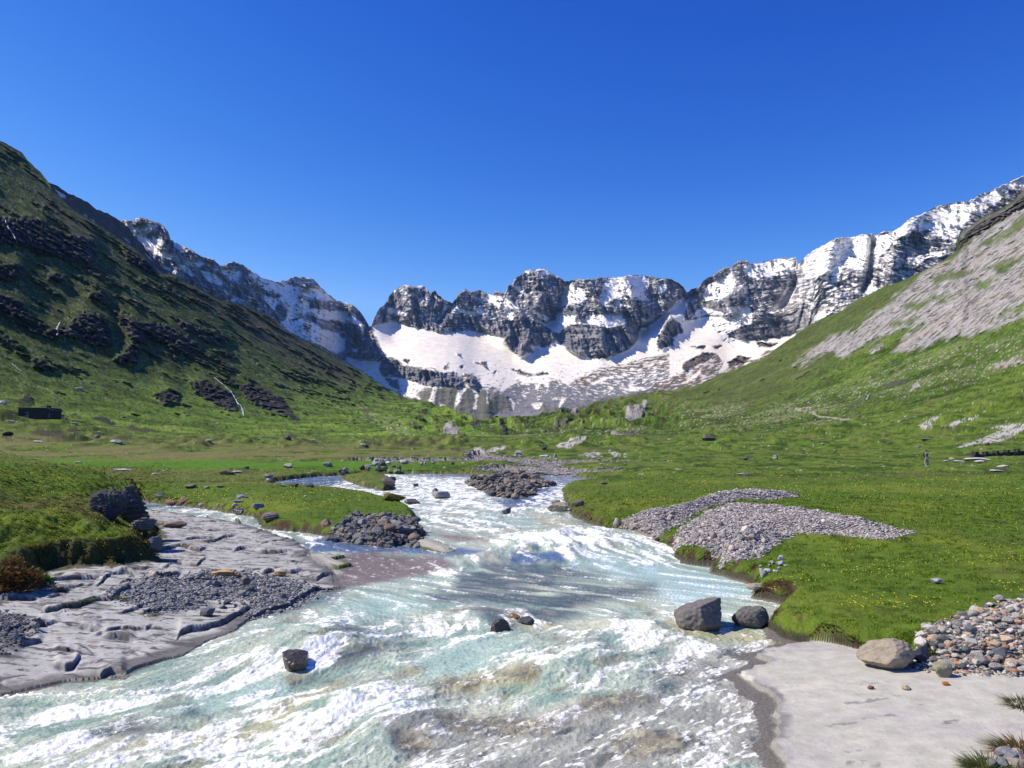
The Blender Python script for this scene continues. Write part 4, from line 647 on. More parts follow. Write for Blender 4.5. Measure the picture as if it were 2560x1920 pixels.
    d = rr * (26 * (but - 1.05) + 12 * (but2 - 1.1) + 30 * (rib - 1.1) + 9 * strat + 9 * (ridged(wx * 30 + wz * 6, wz * 16, 3, 457, .6) - .9)) + (1 - rr) * (10 * fbm(wx * 4, wy * 4 + wz, 4, 465) + 5 * rock * strat) + scree * 14 * ridged(PX / 60, py / 500, 2, 467)
    d = d + rr * 16 * n2(PX / 120, py / 200, 469)
    # buttress noses traced on the photo
    for ln, h, wd_ in [(R2(1215,190,1260,300,1210,420), 90, 26), (R2(430,300,400,450), 60, 22), (R2(1760,240,1830,420,1900,520), 80, 26), (R2(1100,480,1160,600,1120,690), 80, 18), (R2(2035,465,1990,560,1975,650), 60, 16), (R3(330,560,330,700,280,800), 80, 26), (R3(860,440,780,600,700,760), 110, 34), (R3(1300,320,1200,480,1180,600), 80, 30), (R1(720,490,780,560,800,600), 60, 16), (R2(60,420,120,560,180,690), 60, 18), (R2(1600,540,1600,700), 50, 30), (R2(780,330,900,500,1020,590), 60, 22)]:
        D, _ = sline(ln, PX + w1, py, wd_ * 2.2); d = d + h * np.exp(-(D / wd_) ** 2 * 1.6)
    # crest of the basin: couloirs drop back
    for ln, h, wd_ in [(R2(2140,330,2060,420,1960,500,1850,560), 120, 14), (R2(1392,262,1350,390,1330,450,1300,520), 80, 12), (R3(655,585,640,700,560,800), 110, 12), (R3(1072,425,1055,600,1015,720), 110, 9), (R2(690,395,600,490), 60, 12)]:
        D, _ = sline(ln, PX + w1 * .5, py, wd_ * 2.5); d = d - h * np.exp(-(D / wd_) ** 2)
    fade = ss(1 - t, 0, .02) * .7 + .3
    K = 1 - d * fade / Y; P = np.stack([X * K, Y * K, CAMH + (Z - CAMH) * K], -1)
    c = np.zeros(e.shape + (3,), 'f4'); c[:] = (.215, .21, .22)
    c = mixc(c, (.31, .295, .29), ss(strat + .4 * but2 - .3, -.2, .9)); c = mixc(c, (.12, .12, .14), ss(-strat + .5 * vert, .1, .9) * .8)
    c = mixc(c, (.24, .19, .15), ss(fbm(wx * 3, wz * 8, 3, 471), .2, .8) * .45); c = mixc(c, (.07, .07, .085), ss(vert + .5 * led, .35, .8) * .6 * steep)
    slab = (1 - steep); c = mixc(c, (.225, .222, .225), slab * .75); c = mixc(c, (.11, .112, .12), slab * ss(led, .0, .6) * .7); c = mixc(c, (.165, .125, .085), brown * .9); c = mixc(c, (.12, .095, .07), brown * ss(led, .1, .7) * .6)
    c = mixc(c, (.165, .155, .11), scree * .9); c = mixc(c, (.085, .10, .05), scree * ss(fbm(PX / 30, py / 60, 3, 473), -.1, .6) * .7); c = mixc(c, (.21, .20, .18), scree * ss(vert, .2, .8) * .5)
    sc = np.zeros_like(c); sc[:] = (.93, .89, .82); sc = mixc(sc, (.94, .85, .69), low * ss(py, 780, 860) * .75); sc = mixc(sc, (.88, .77, .60), low * ss(fbm(PX / 40, py / 7, 4, 475), .05, .7) * .5)
    c = c + (sc - c) * snow[..., None]
    # far side
    P[..., 2] += 0
    Pb = [P]
    for f, dz in ((1.02, 20), (1.12, 160), (1.3, 420)):
        q = P[-1:].copy(); q[..., 0] *= f; q[..., 1] *= f; q[..., 2] -= dz; Pb.append(q)
    P = np.concatenate(Pb, 0); c = np.concatenate([c] + [c[-1:]] * 3, 0); snow = np.concatenate([snow] + [snow[-1:]] * 3, 0)
    m = surf_mat('mountain_rock', .05, .9, 9, var=.18, detail=9, spec=.1, scale2=.2, battr=True)
    tag(grid_mesh('mountains', P.astype('f4'), m, c, .95 - .7 * snow), kind='structure')
build_mountains()
CRAG = R1(-200,180,0,250,120,280,200,300,255,310,300,335,340,360,380,378,430,402,470,435,520,455,570,480,600,502,625,525,660,570,700,615,740,665,790,715,840,770,900,860)
CRSNOW = [R1(258,315,275,330,300,350,335,362,320,385,295,375,275,345), R1(410,455,425,462,425,475,412,468), R1(480,445,495,450,490,458), R1(600,570,625,572,650,600,625,598), R1(700,640,735,660,755,690,730,680), R1(770,685,800,700,830,730,800,722), R1(765,722,795,735,790,748,770,738), R1(440,480,470,490,465,500)]
def build_crag():
    px = np.arange(-40, 462, 2.3); cy = polyline_y(CRAG, px) + 2.2 * fbm(px / 14, px * 0, 3, 501); ec = (HOR - cy) / FP
    by = polyline_y(NEARSKY, px) + 30; eb = np.minimum((HOR - by) / FP, ec - .01); nr = 90; t = np.linspace(0, 1, nr)[:, None]; e = eb + (ec - eb) * t
    PX = np.broadcast_to(px, e.shape); py = HOR - e * FP; Uc = (PX - 1280) / FP
    Y = 1250 * (1 + .35 * ss(PX, 0, 460)) * np.exp((e - eb) / .9); X = Uc * Y; Z = CAMH + e * Y
    w1 = 3 * n2(PX / 9, py / 7, 511); snow = np.zeros(e.shape)
    for p in CRSNOW: snow = np.maximum(snow, ss(sdist(p, PX, py, 20.) + w1 * .5, -1.5, 1.5))
    but = ridged(X / 160 + Y / 400, Z / 200, 5, 521, .58); d = 22 * but * (1 - .6 * snow)
    K = 1 - d / Y; P = np.stack([X * K, Y * K, CAMH + (Z - CAMH) * K], -1)
    c = np.zeros(e.shape + (3,), 'f4'); c[:] = (.075, .068, .066); c = mixc(c, (.12, .10, .085), ss(fbm(PX / 20, py / 8, 4, 531), -.2, .8)); c = mixc(c, (.055, .065, .03), ss(fbm(PX / 14, py / 10, 4, 533), .1, .6) * .5)
    c = mixc(c, (.82, .82, .84), snow)
    Pb = [P]
    for f, dz in ((1.03, 20), (1.15, 100)):
        q = P[-1:].copy(); q[..., 0] *= f; q[..., 1] *= f; q[..., 2] -= dz; Pb.append(q)
    P = np.concatenate(Pb, 0); c = np.concatenate([c] + [c[-1:]] * 2, 0)
    tag(grid_mesh('mountains', P.astype('f4'), bpy.data.materials['mountain_rock'], c, .9), kind='structure')
build_crag()
#OBJECTS
# ------------------------------------------------------------------ lookups on the near ground grid
PYI = HOR - (Pg[..., 2] - CAMH) / Pg[..., 1] * FP
def cast(px, py):
    """points of the near ground seen at photo pixels (row/column of the grid too)"""
    px = np.atleast_1d(np.asarray(px, float)); py = np.atleast_1d(np.asarray(py, float))
    ci = np.clip(np.searchsorted(pxs, px), 0, len(pxs) - 1)
    ri = (PYI[:, ci] <= py[None, :]).argmax(0); P = Pg[ri, ci].astype(float); return P, ri, ci
_hill = hill_at
def hill_at(pxq, pyq):
    P, ri, ci = cast([pxq], [pyq])
    return Vector(P[0]) if ri[0] > 0 and P[0][1] < 254 else _hill(pxq, pyq)
def zat(x, y):
    ci = np.clip(np.searchsorted(pxs, (np.asarray(x) / y) * FP + 1280), 0, len(pxs) - 1); ri = np.clip(np.searchsorted(Yr, y), 0, len(Yr) - 1)
    return Pg[ri, ci, 2].astype(float)
# ------------------------------------------------------------------ 5. rocks
MSTONE = surf_mat('stone', 9, .6, .03, var=.28, detail=7, spec=.08, scale2=40, rough=.85, objcol=True)
MWET = surf_mat('wet_stone', 9, .6, .03, var=.35, detail=7, spec=.5, scale2=40, rough=.3, objcol=True)
def icosphere(sub):
    t = (1 + 5 ** .5) / 2
    v = [(-1,t,0),(1,t,0),(-1,-t,0),(1,-t,0),(0,-1,t),(0,1,t),(0,-1,-t),(0,1,-t),(t,0,-1),(t,0,1),(-t,0,-1),(-t,0,1)]
    f = [(0,11,5),(0,5,1),(0,1,7),(0,7,10),(0,10,11),(1,5,9),(5,11,4),(11,10,2),(10,7,6),(7,1,8),(3,9,4),(3,4,2),(3,2,6),(3,6,8),(3,8,9),(4,9,5),(2,4,11),(6,2,10),(8,6,7),(9,8,1)]
    v = [np.array(p) / np.linalg.norm(p) for p in v]
    for _ in range(sub):
        cache = {}; nf = []
        def mid(a, b):
            k = (min(a, b), max(a, b))
            if k not in cache: m = v[a] + v[b]; v.append(m / np.linalg.norm(m)); cache[k] = len(v) - 1
            return cache[k]
        for a, b, c in f:
            ab, bc, ca = mid(a, b), mid(b, c), mid(c, a); nf += [(a, ab, ca), (b, bc, ab), (c, ca, bc), (ab, bc, ca)]
        f = nf
    return np.array(v), np.array(f)
ICO = {k: icosphere(k) for k in (0, 1, 2, 3, 4, 5)}
def rock_verts(seed, sub, planes=11, rough=.05, squash=(1, 1, 1), layers=0):
    rg = np.random.default_rng(seed); D, F = ICO[sub]
    n = rg.normal(size=(planes, 3)); n /= np.linalg.norm(n, axis=1)[:, None]; dd = rg.uniform(.55, .95, planes)
    q = D @ n.T; r = np.where(q > 1e-3, dd / np.maximum(q, 1e-3), 9).min(1); r = np.minimum(r, 1.12)
    r = r * (1 + rough * (fbm(D[:, 0] * 3 + seed, D[:, 1] * 3 + D[:, 2] * 2.3, 4, seed % 97) + .5 * n2(D[:, 2] * 7, D[:, 0] * 7, seed % 31)))
    V = D * r[:, None]
    if layers:
        zl = V[:, 2] * layers + .3 * V[:, 0]; V[:, :2] *= (1 + .10 * np.sign(np.sin(zl * 6)))[:, None]
    V = V * np.array(squash); V[:, 2] -= V[:, 2].min(); return V, F
PROTO = {}
def proto(i, kind='angular', sub=3):
    k = (i, kind, sub)
    if k not in PROTO:
        if kind == 'angular': V, F = rock_verts(100 + i, sub, 10, .05, (.5, .42, .36))
        elif kind == 'flat': V, F = rock_verts(200 + i, sub, 9, .04, (.5, .38, .17))
        elif kind == 'round': V, F = rock_verts(300 + i, sub, 16, .04, (.5, .42, .32))
        else: V, F = rock_verts(400 + i, sub, 9, .05, (.5, .4, .4), 3)
        me = bpy.data.meshes.new('stone'); me.from_pydata(V.tolist(), [], F.tolist()); me.polygons.foreach_set('use_smooth', [kind == 'round' or sub > 3] * len(F))
        me.materials.append(MSTONE); PROTO[k] = (me, V.max(0) - V.min(0))
    return PROTO[k]
def put_rock(name, px, py, wpx, hpx, col, label, cat='stone', group=None, kind='angular', i=0, sub=3, rz=None, tilt=0, sink=.12, wet=False, depth=1.0, P=None, yaw_free=False):
    if P is None: P = cast([px], [py])[0][0]
    if P[2] < -.02 and P[1] < 112:
        yw = CAMH * FP / (py - HOR); P = np.array([(px - 1280) / FP * yw, yw, .03]); sink = max(sink, .3)
    me, ext = proto(i, kind, sub); Y = P[1]; W = wpx * Y / FP; Hh = hpx * Y / FP
    if wet:
        me2 = bpy.data.meshes.get('stone_wet_%s_%d_%d' % (kind, i, sub))
        if not me2: me2 = me.copy(); me2.name = 'stone_wet_%s_%d_%d' % (kind, i, sub); me2.materials[0] = MWET
        me = me2
    o = bpy.data.objects.new(name, me); COL.objects.link(o)
    sx = W / ext[0]; o.scale = (sx, sx * depth, Hh * (1 + sink) / ext[2])
    o.location = (P[0], Y + W * .32 * depth, P[2] - Hh * sink); o.rotation_euler = (tilt, random.uniform(-.06, .06), RNG.uniform(-.35, .35) if rz is None else rz)
    o.color = (*col, 1); tag(o, label, cat, group); return o
GREY, DK, TAN, RUST, PALE_, BRN, MOSS = (.24, .235, .23), (.085, .085, .09), (.34, .27, .18), (.36, .13, .05), (.52, .50, .46), (.15, .11, .085), (.10, .11, .03)
def L_(f, x, y): return f(x, y)[0]
BIG = [
 ('boulder', Cc, 228, 948, 122, 74, (.155, .14, .13), 'largest dark grey boulder standing in the river by the right grass bank', 'boulder', 'angular', 3, 5, 0),
 ('boulder', Cc, 462, 930, 92, 50, (.14, .13, .12), 'cracked dark boulder wedged between the larger river boulder and the right bank', 'boulder', 'angular', 5, 5, 0),
 ('boulder', Cc, 1205, 1146, 130, 76, (.29, .245, .19), 'tan angular boulder with pale veins lying on the pale slab at the right', 'boulder', 'angular', 8, 5, 0),
 ('slate_stone', Cc, 1372, 1116, 34, 42, (.045, .05, .075), 'dark blue slate stone standing upright right of the tan boulder', 'stone', 'angular', 2, 4, 0),
 ('stone', Cc, 1478, 1186, 48, 36, (.27, .25, .17), 'mottled green and tan block at the front edge of the rubble heap', 'stone', 'angular', 6, 4, 0),
 ('stone', Cc, 440, 455, 30, 27, (.56, .48, .42), 'pale pinkish boulder sitting on top of the grey gravel bank', 'boulder', 'angular', 1, 4, 0),
 ('stone', Cc, 1432, 694, 30, 14, (.42, .41, .39), 'lone light grey stone lying in the grass of the right meadow', 'stone', 'round', 1, 4, 0),
 ('stone', Cc, 1088, 1250, 17, 8, (.20, .11, .08), 'small red brown stone alone on the pale slab left of the cream stone', 'stone', 'round', 2, 3, 0),
 ('stone', Cc, 1278, 1253, 21, 11, (.42, .36, .24), 'small cream stone on the pale slab between the brown and the orange stones', 'stone', 'angular', 4, 3, 0),
 ('stone', Cc, 1487, 1228, 20, 9, (.48, .15, .05), 'small bright orange stone on the pale slab below the rubble heap', 'stone', 'flat', 2, 3, 0),
 ('stone', A, 1080, 866, 38, 20, (.12, .125, .135), 'dark oval stone resting on the left rock slab above a long crack', 'stone', 'round', 4, 4, 0),
 ('stone', A, 1285, 708, 22, 22, (.17, .14, .115), 'pointed brown stone standing upright in the dark pebbles of the left slab', 'stone', 'angular', 7, 4, 0),
 ('rock_ledge', A, 1165, 664, 84, 18, (.46, .31, .16), 'long orange layered rock at the upper edge of the left pebble patch', 'rock', 'layered', 1, 4, 0),
 ('stone', A, 1460, 655, 34, 14, (.44, .30, .13), 'small orange stone right of the long orange layered rock', 'stone', 'layered', 2, 4, 0),
 ('boulder', B, 945, 962, 54, 36, (.05, .04, .03), 'dark mossy boulder breaking the white water in mid river', 'boulder', 'round', 5, 5, 1),
 ('boulder', B, 1028, 905, 30, 24, (.26, .14, .035), 'ochre brown boulder under the water behind the dark mossy one', 'boulder', 'round', 6, 5, 1),
 ('boulder', B, 1090, 925, 46, 24, (.05, .05, .055), 'dark submerged boulder at the right of the ochre one in mid river', 'boulder', 'round', 7, 5, 1),
 ('boulder', A, 1540, 1180, 78, 50, (.075, .06, .04), 'wet brown boulder in the rapids beside the lower left slab', 'boulder', 'round', 8, 5, 1),
 ('boulder', B, 60, 1060, 80, 26, (.05, .055, .06), 'dark rounded boulder washed over by a wave at the left of the rapids', 'boulder', 'round', 9, 5, 1),
 ('slab_stone', Cc, 500, 740, 58, 16, (.33, .27, .22), 'flat layered stone at the waterline in front of the right bank inlet', 'stone', 'flat', 3, 4, 0),
 ('stone', Cc, 522, 664, 22, 20, (.36, .33, .31), 'round pinkish stone at the left end of the small cluster on the bank', 'stone', 'round', 1, 3, 0),
 ('boulder', B, 632, 246, 46, 18, (.30, .28, .26), 'broad light grey boulder in the upper rapids below the dark upright one', 'boulder', 'angular', 9, 4, 0),
 ('boulder', B, 608, 228, 17, 17, (.045, .045, .05), 'dark upright stone behind the broad light grey boulder in the rapids', 'boulder', 'angular', 4, 4, 1),
 ('boulder', B, 504, 186, 13, 9, (.04, .04, .045), 'single black stone in the upper rapids left of the rubble island', 'stone', 'round', 3, 3, 1),
 ('boulder', B, 374, 168, 22, 17, (.06, .06, .065), 'dark boulder at the right tip of the small grassy point', 'boulder', 'round', 2, 4, 0),
 ('boulder', B, 352, 200, 34, 22, (.22, .17, .15), 'reddish grey boulder just in front of the dark boulder on the grassy point', 'boulder', 'angular', 0, 4, 0),
 ('boulder', B, 384, 260, 58, 20, (.11, .10, .025), 'long boulder covered in green moss beside the upper left rapids', 'boulder', 'round', 0, 4, 0),
 ('boulder', B, 485, 275, 44, 12, (.085, .08, .085), 'low dark rock right of the mossy boulder in the rapids', 'rock', 'flat', 5, 4, 1),
 ('boulder', B, 985, 328, 24, 15, (.085, .08, .07), 'dark boulder alone in the rapids below the rubble island', 'boulder', 'angular', 3, 4, 1),
 ('boulder', B, 1262, 314, 62, 22, (.33, .28, .21), 'flat tan boulder at the tip of the right bank beside the rapids', 'boulder', 'flat', 6, 4, 0),
 ('boulder', B, 1352, 292, 32, 16, (.17, .145, .12), 'brown boulder set in the grass behind the flat tan boulder', 'boulder', 'angular', 5, 4, 0),
 ('boulder', B, 1244, 285, 26, 15, (.22, .21, .20), 'grey boulder in the foam at the left of the flat tan boulder', 'boulder', 'angular', 6, 4, 0),
 ('stone', B, 1558, 412, 22, 24, (.44, .36, .32), 'pale pink triangular stone in the grass edge above the white water', 'stone', 'angular', 8, 4, 0),
 ('stone', B, 1768, 496, 30, 20, (.30, .17, .12), 'reddish brown stone at the waterline below the gravel bank', 'stone', 'angular', 7, 4, 0),
 ('stone', H3, 730, 688, 24, 10, (.24, .25, .27), 'grey boulder under the earth bank where the blue side channel bends', 'boulder', 'round', 1, 3, 0),
 ('stone', H3, 968, 580, 27, 13, (.32, .31, .27), 'pale grey boulder on top of the far earth bank, leftmost of two', 'boulder', 'angular', 2, 3, 0),
 ('stone', H3, 1405, 562, 25, 12, (.22, .23, .23), 'grey peaked boulder on the far earth bank right of the pale one', 'boulder', 'angular', 6, 3, 0),
 ('stone', H3, 250, 658, 40, 12, (.17, .12, .09), 'low brown rock in the left meadow at the end of the earth bank', 'rock', 'flat', 1, 3, 0),
 ('stone', H3, 395, 632, 27, 6, (.42, .41, .37), 'flat white stone beside the low brown rock in the left meadow', 'stone', 'flat', 4, 3, 0),
 ('stone', H3, 1200, 790, 20, 8, (.10, .095, .09), 'dark stone on the near shore of the blue side channel', 'stone', 'angular', 1, 3, 0),
 ('stone', H3, 915, 785, 16, 8, (.20, .19, .19), 'grey stone at the left end of the row beside the blue side channel', 'stone', 'angular', 2, 3, 0),
 ('stone', H3, 1025, 788, 20, 9, (.09, .09, .05), 'mossy dark stone between the others beside the blue side channel', 'stone', 'round', 3, 3, 0),
 ('stone', H3, 755, 730, 12, 7, (.46, .42, .34), 'small cream stone in the grass left of the blue side channel', 'stone', 'angular', 4, 3, 0),
 ('stone', H3, 510, 588, 13, 5, (.12, .11, .10), 'small dark stone lying in the meadow behind the earth bank', 'stone', 'angular', 3, 3, 0),
 ('stone', H3, 450, 912, 30, 8, (.21, .215, .22), 'long flat grey stone in the grass of the middle islet', 'stone', 'flat', 7, 3, 0),
 ('stone', H3, 62, 806, 13, 6, (.36, .34, .31), 'small pale stone at the thin side stream, leftmost', 'stone', 'angular', 5, 3, 0),
 ('stone', H3, 215, 796, 18, 7, (.17, .16, .16), 'grey stone at the thin side stream right of the small pale one', 'stone', 'round', 6, 3, 0),
 ('stone', H3, 1160, 900, 9, 5, (.45, .44, .42), 'tiny white stone in the grass of the middle islet', 'stone', 'angular', 6, 3, 0),
 ('stone', H5, 548, 172, 21, 9, (.27, .265, .25), 'grey stone in the grass beside the black outcrop', 'stone', 'angular', 7, 3, 0),
 ('stone', H5, 825, 84, 32, 12, (.19, .155, .12), 'brown boulder behind the middle islet on the thin side stream', 'boulder', 'round', 7, 3, 0),
 ('stone', H5, 640, 255, 32, 14, (.28, .155, .11), 'reddish boulder at the stream edge of the islet, left of its twin', 'boulder', 'round', 8, 4, 0),
 ('stone', H5, 752, 258, 28, 17, (.26, .15, .12), 'reddish boulder at the stream edge of the islet, right of its twin', 'boulder', 'round', 9, 4, 0),
 ('stone', H5, 920, 268, 18, 9, (.31, .31, .30), 'pale grey stone on the islet edge right of the reddish boulders', 'stone', 'round', 1, 3, 0),
 ('stone', H5, 1085, 266, 11, 9, (.36, .35, .33), 'small pale upright stone on the islet edge', 'stone', 'angular', 8, 3, 0),
 ('stone', H5, 1235, 276, 15, 10, (.31, .31, .32), 'light grey stone above the dark one at the little cascade', 'stone', 'round', 2, 3, 0),
 ('stone', H5, 1440, 292, 31, 16, (.17, .175, .185), 'blue grey boulder in the grass above the little cascade', 'boulder', 'angular', 9, 4, 0),
 ('stone', H5, 1285, 334, 36, 17, (.055, .055, .06), 'dark wet boulder at the edge of the little cascade', 'boulder', 'round', 3, 4, 1),
 ('stone', H5, 1560, 385, 44, 20, (.19, .17, .16), 'layered grey rock at the mouth of the undercut bank', 'rock', 'layered', 3, 4, 0),
 ('stone', H5, 1298, 166, 30, 8, (.20, .205, .21), 'flat dark grey stone in the middle of the islet grass', 'stone', 'flat', 8, 3, 0),
 ('stone', H5, 2070, 445, 27, 22, (.36, .22, .16), 'pinkish rock in the grass near the dark rubble heap', 'rock', 'angular', 1, 4, 0),
 ('stone', H5, 2140, 470, 13, 8, (.42, .42, .40), 'pale flat stone at the left end of the dark rubble heap', 'stone', 'flat', 9, 3, 0),
 ('stone', H5, 650, 445, 58, 16, (.27, .20, .14), 'brown layered rock plate lying on the upper left slab', 'rock', 'flat', 0, 4, 0),
 ('stone', Cc, 433, 46, 14, 8, (.11, .10, .10), 'dark stone far out in the right meadow, leftmost of two', 'stone', 'angular', 2, 3, 0),
 ('stone', Cc, 590, 40, 13, 6, (.27, .28, .28), 'grey stone far out in the right meadow, right of the dark one', 'stone', 'round', 4, 3, 0),
 ('stone', Cc, 420, 124, 42, 6, (.36, .34, .28), 'low flat pale stone in the right meadow near the river bend', 'stone', 'flat', 1, 3, 0),
 ('stone', Cc, 1840, 545, 16, 6, (.17, .13, .09), 'small brown stone at the right edge of the flowery meadow', 'stone', 'flat', 2, 3, 0),
 ('stone', B, 1490, 172, 22, 7, (.17, .15, .13), 'brown stone where the side water enters the river at the right', 'stone', 'flat', 3, 3, 0),
 ('stone', B, 692, 72, 10, 8, (.15, .15, .145), 'dark grey boulder standing on the far gravel flat', 'boulder', 'angular', 6, 3, 0),
 ('stone', A, 80, 990, 12, 26, (.27, .27, .27), 'light upright stone at the edge of the far left pebbles', 'stone', 'angular', 4, 4, 0),
 ('stone', A, 178, 930, 20, 17, (.30, .28, .25), 'rounded pale stone at the right edge of the far left pebbles', 'stone', 'round', 6, 4, 0),
 ('stone', H3, 408, 966, 26, 8, (.19, .20, .21), 'grey stone half buried in the islet grass above the stream bend', 'stone', 'angular', 0, 3, 0),
 ('stone', A, 405, 64, 20, 5, (.30, .29, .26), 'flat pale stone in the meadow behind the grass mound', 'stone', 'flat', 5, 3, 0),
 ('stone', A, 625, 103, 46, 6, (.46, .45, .42), 'long white flat stone in the left meadow', 'stone', 'flat', 6, 3, 0),
 ('stone', A, 810, 124, 22, 6, (.30, .24, .19), 'low brownish stone in the left meadow right of the white one', 'stone', 'flat', 7, 3, 0),
 ('stone', A, 835, 243, 22, 10, (.25, .235, .21), 'grey brown stone in the islet grass close to the black outcrop', 'stone', 'angular', 3, 3, 0),
]
for nm, f, x, y, wp, hp_, col, lab, cat, kd, i, sub, wet in BIG:
    px, py = L_(f, x, y); put_rock(nm, px, py, wp, hp_, col, lab, cat, None, kd, i, sub, wet=bool(wet), sink=.15)
# stones out on the hillsides
for x, y, wp, hp_, col, lab, f in [(1520, 783, 30, 9, (.36, .36, .33), 'peaked pale boulder on the brown edge of the far left meadow', H1), (1270, 722, 13, 9, (.22, .23, .21), 'grey boulder in the green above the far left meadow', H1), (1020, 85, 20, 7, (.46, .45, .42), 'bright boulder high on the left slope above the hut', H1), (110, 512, 18, 5, (.40, .40, .38), 'pale stone in the grass below the left end of the hut', H1), (962, 540, 15, 6, (.20, .20, .18), 'grey stone on the turf below the two hikers', H1), (30, 262, 17, 10, (.46, .46, .45), 'white stone at the left edge above the hut', H1), (960, 416, 11, 4, (.28, .28, .26), 'small flat stone right of the two hikers', H1), (1612, 440, 11, 4, (.17, .17, .15), 'small grey stone on the footpath right of the hut', H1), (80, 690, 24, 11, (.04, .04, .03), 'black rock hump at the far left below the hut', H1), (490, 768, 24, 4, (.44, .44, .42), 'white flat stone at the foot of the mounds below the hut', H1),
  (962, 282, 21, 9, (.13, .12, .11), 'dark boulder in front of the eroded brown bank', H3), (1805, 330, 18, 5, (.32, .31, .26), 'domed pale stone at the foot of the left slope', H3), (80, 290, 18, 4, (.33, .34, .35), 'flat grey stone beside the short post', H3), (640, 270, 6, 3, (.06, .06, .06), 'small black stone in the meadow below the left slope', H3), (1240, 275, 10, 3, (.38, .38, .34), 'thin pale stone right of the eroded brown bank', H3),
  (545, 430, 24, 7, (.14, .13, .10), 'dark flat rock on the right slope above the walker', H2), (400, 545, 11, 5, (.25, .20, .17), 'small brown rock on the right slope left of the pale slab', H2), (1585, 505, 17, 6, (.24, .14, .08), 'brown rock at the lower edge of the pale slab', H2), (1000, 768, 16, 6, (.30, .31, .27), 'pale rock between the walker and the ruined wall', H2), (860, 800, 12, 5, (.44, .44, .40), 'white stone in the grass right of the walker', H2), (1100, 800, 26, 4, (.44, .43, .40), 'long white flat stone below the ruined wall', H2), (1500, 770, 60, 7, (.47, .46, .44), 'largest white flat rock in front of the ruined wall', H2), (1490, 805, 28, 5, (.50, .49, .46), 'short white flat rock just in front of the largest one', H2), (1760, 965, 38, 6, (.42, .40, .35), 'pale rock in the meadow below the ruined wall', H2), (1890, 885, 26, 5, (.42, .41, .38), 'pale flat stone nearer the ruined wall in the right meadow', H2),
  (1340, 606, 26, 7, (.50, .47, .43), 'white boulder at the foot of the middle hill', R8), (1430, 610, 9, 12, (.34, .31, .28), 'upright pale boulder right of the white one on the middle hill', R8), (1085, 580, 18, 10, (.44, .41, .37), 'white craggy boulder on the lower middle hill', R8), (1330, 535, 12, 7, (.06, .06, .03), 'dark round boulder on the middle hill', R8), (940, 582, 15, 5, (.10, .085, .06), 'brown rock at the foot of the middle hill', R8), (160, 1555, 40, 16, (.13, .115, .10), 'dark rocky hump on the lower right slope', R3), (530, 1650, 12, 6, (.30, .31, .31), 'grey boulder low on the right slope', R3), (370, 1655, 13, 7, (.13, .12, .12), 'dark boulder low on the right slope left of the grey one', R3), (795, 1580, 14, 5, (.30, .29, .24), 'pale stone above the grey boulder on the right slope', R3)]:
    px, py = L_(f, x, y); P = hill_at(px, py)
    put_rock('boulder', px, py, wp, hp_, col, lab, 'boulder', None, 'angular', random.randrange(10), 3, P=P, sink=.3)
# black outcrop above the left slab and its ledges
for x, y, wp, hp_, col, lab, i in [(250, 372, 76, 84, (.085, .08, .078), 'tall black craggy outcrop at the right end of the grass mound', 11), (40, 330, 92, 58, (.08, .075, .07), 'dark overgrown outcrop buried in the grass mound left of the tall one', 12), (95, 385, 44, 40, (.062, .06, .066), 'dark block with a flat top at the foot of the tall outcrop', 13), (390, 470, 74, 32, (.15, .15, .155), 'grey stepped ledge block below the tall black outcrop', 14), (480, 690, 44, 34, (.14, .145, .15), 'grey ledge block under the overhanging turf of the mound', 15)]:
    px, py = L_(H5, x, y); P = cast([px], [py])[0][0]
    V, F = rock_verts(900 + i, 5, 9, .09, (.5, .42, .5), 4 if i != 12 else 0); ext = V.max(0) - V.min(0); sx = wp * P[1] / FP / ext[0]
    V = V * [sx, sx * .9, hp_ * P[1] / FP * 1.15 / ext[2]]; o = mesh_np('rock_outcrop', V, F, MSTONE, smooth=False)
    o.location = (P[0], P[1] + sx * .3, P[2] - hp_ * P[1] / FP * .12); o.rotation_euler = (0, 0, .3 * i); o.color = (*col, 1); tag(o, lab, 'rock')
# heaps: every larger stone is its own object
def inpoly_samples(world, n, spill=0.):
    P = np.array(world); px = 1280 + P[:, 0] / P[:, 1] * FP; py = HOR + CAMH / P[:, 1] * FP; out = []
    x0, x1 = max(px.min(), -150), min(px.max(), 2700); y0, y1 = py.min() - 90, min(py.max() + 5, 1950); tot = 0
    while tot < n:
        qx = RNG.uniform(x0, x1, n * 3); qy = RNG.uniform(y0, y1, n * 3); Q, ri, ci = cast(qx, qy); k = (sdist(world, Q[:, 0], Q[:, 1], 2.) > -spill * RNG.random(len(qx)) ** 2.5 * np.minimum(Q[:, 1] / 20, 1.6)) & (ri > 0) & (Q[:, 2] > -.05)
        out.append(np.concatenate([Q[k], qx[k, None], qy[k, None]], 1)); tot += int(k.sum())
        if k.sum() == 0: break
    return np.concatenate(out)[:n]
def colours(n, pal, w):
    c = np.array(pal)[RNG.choice(len(pal), n, p=np.array(w) / sum(w))]; return np.clip(c * RNG.uniform(.7, 1.35, (n, 1)), 0, .7)
PALR = [(.31, .295, .27), (.21, .205, .195), (.47, .44, .39), (.38, .29, .20), (.40, .22, .13), (.11, .12, .135)]
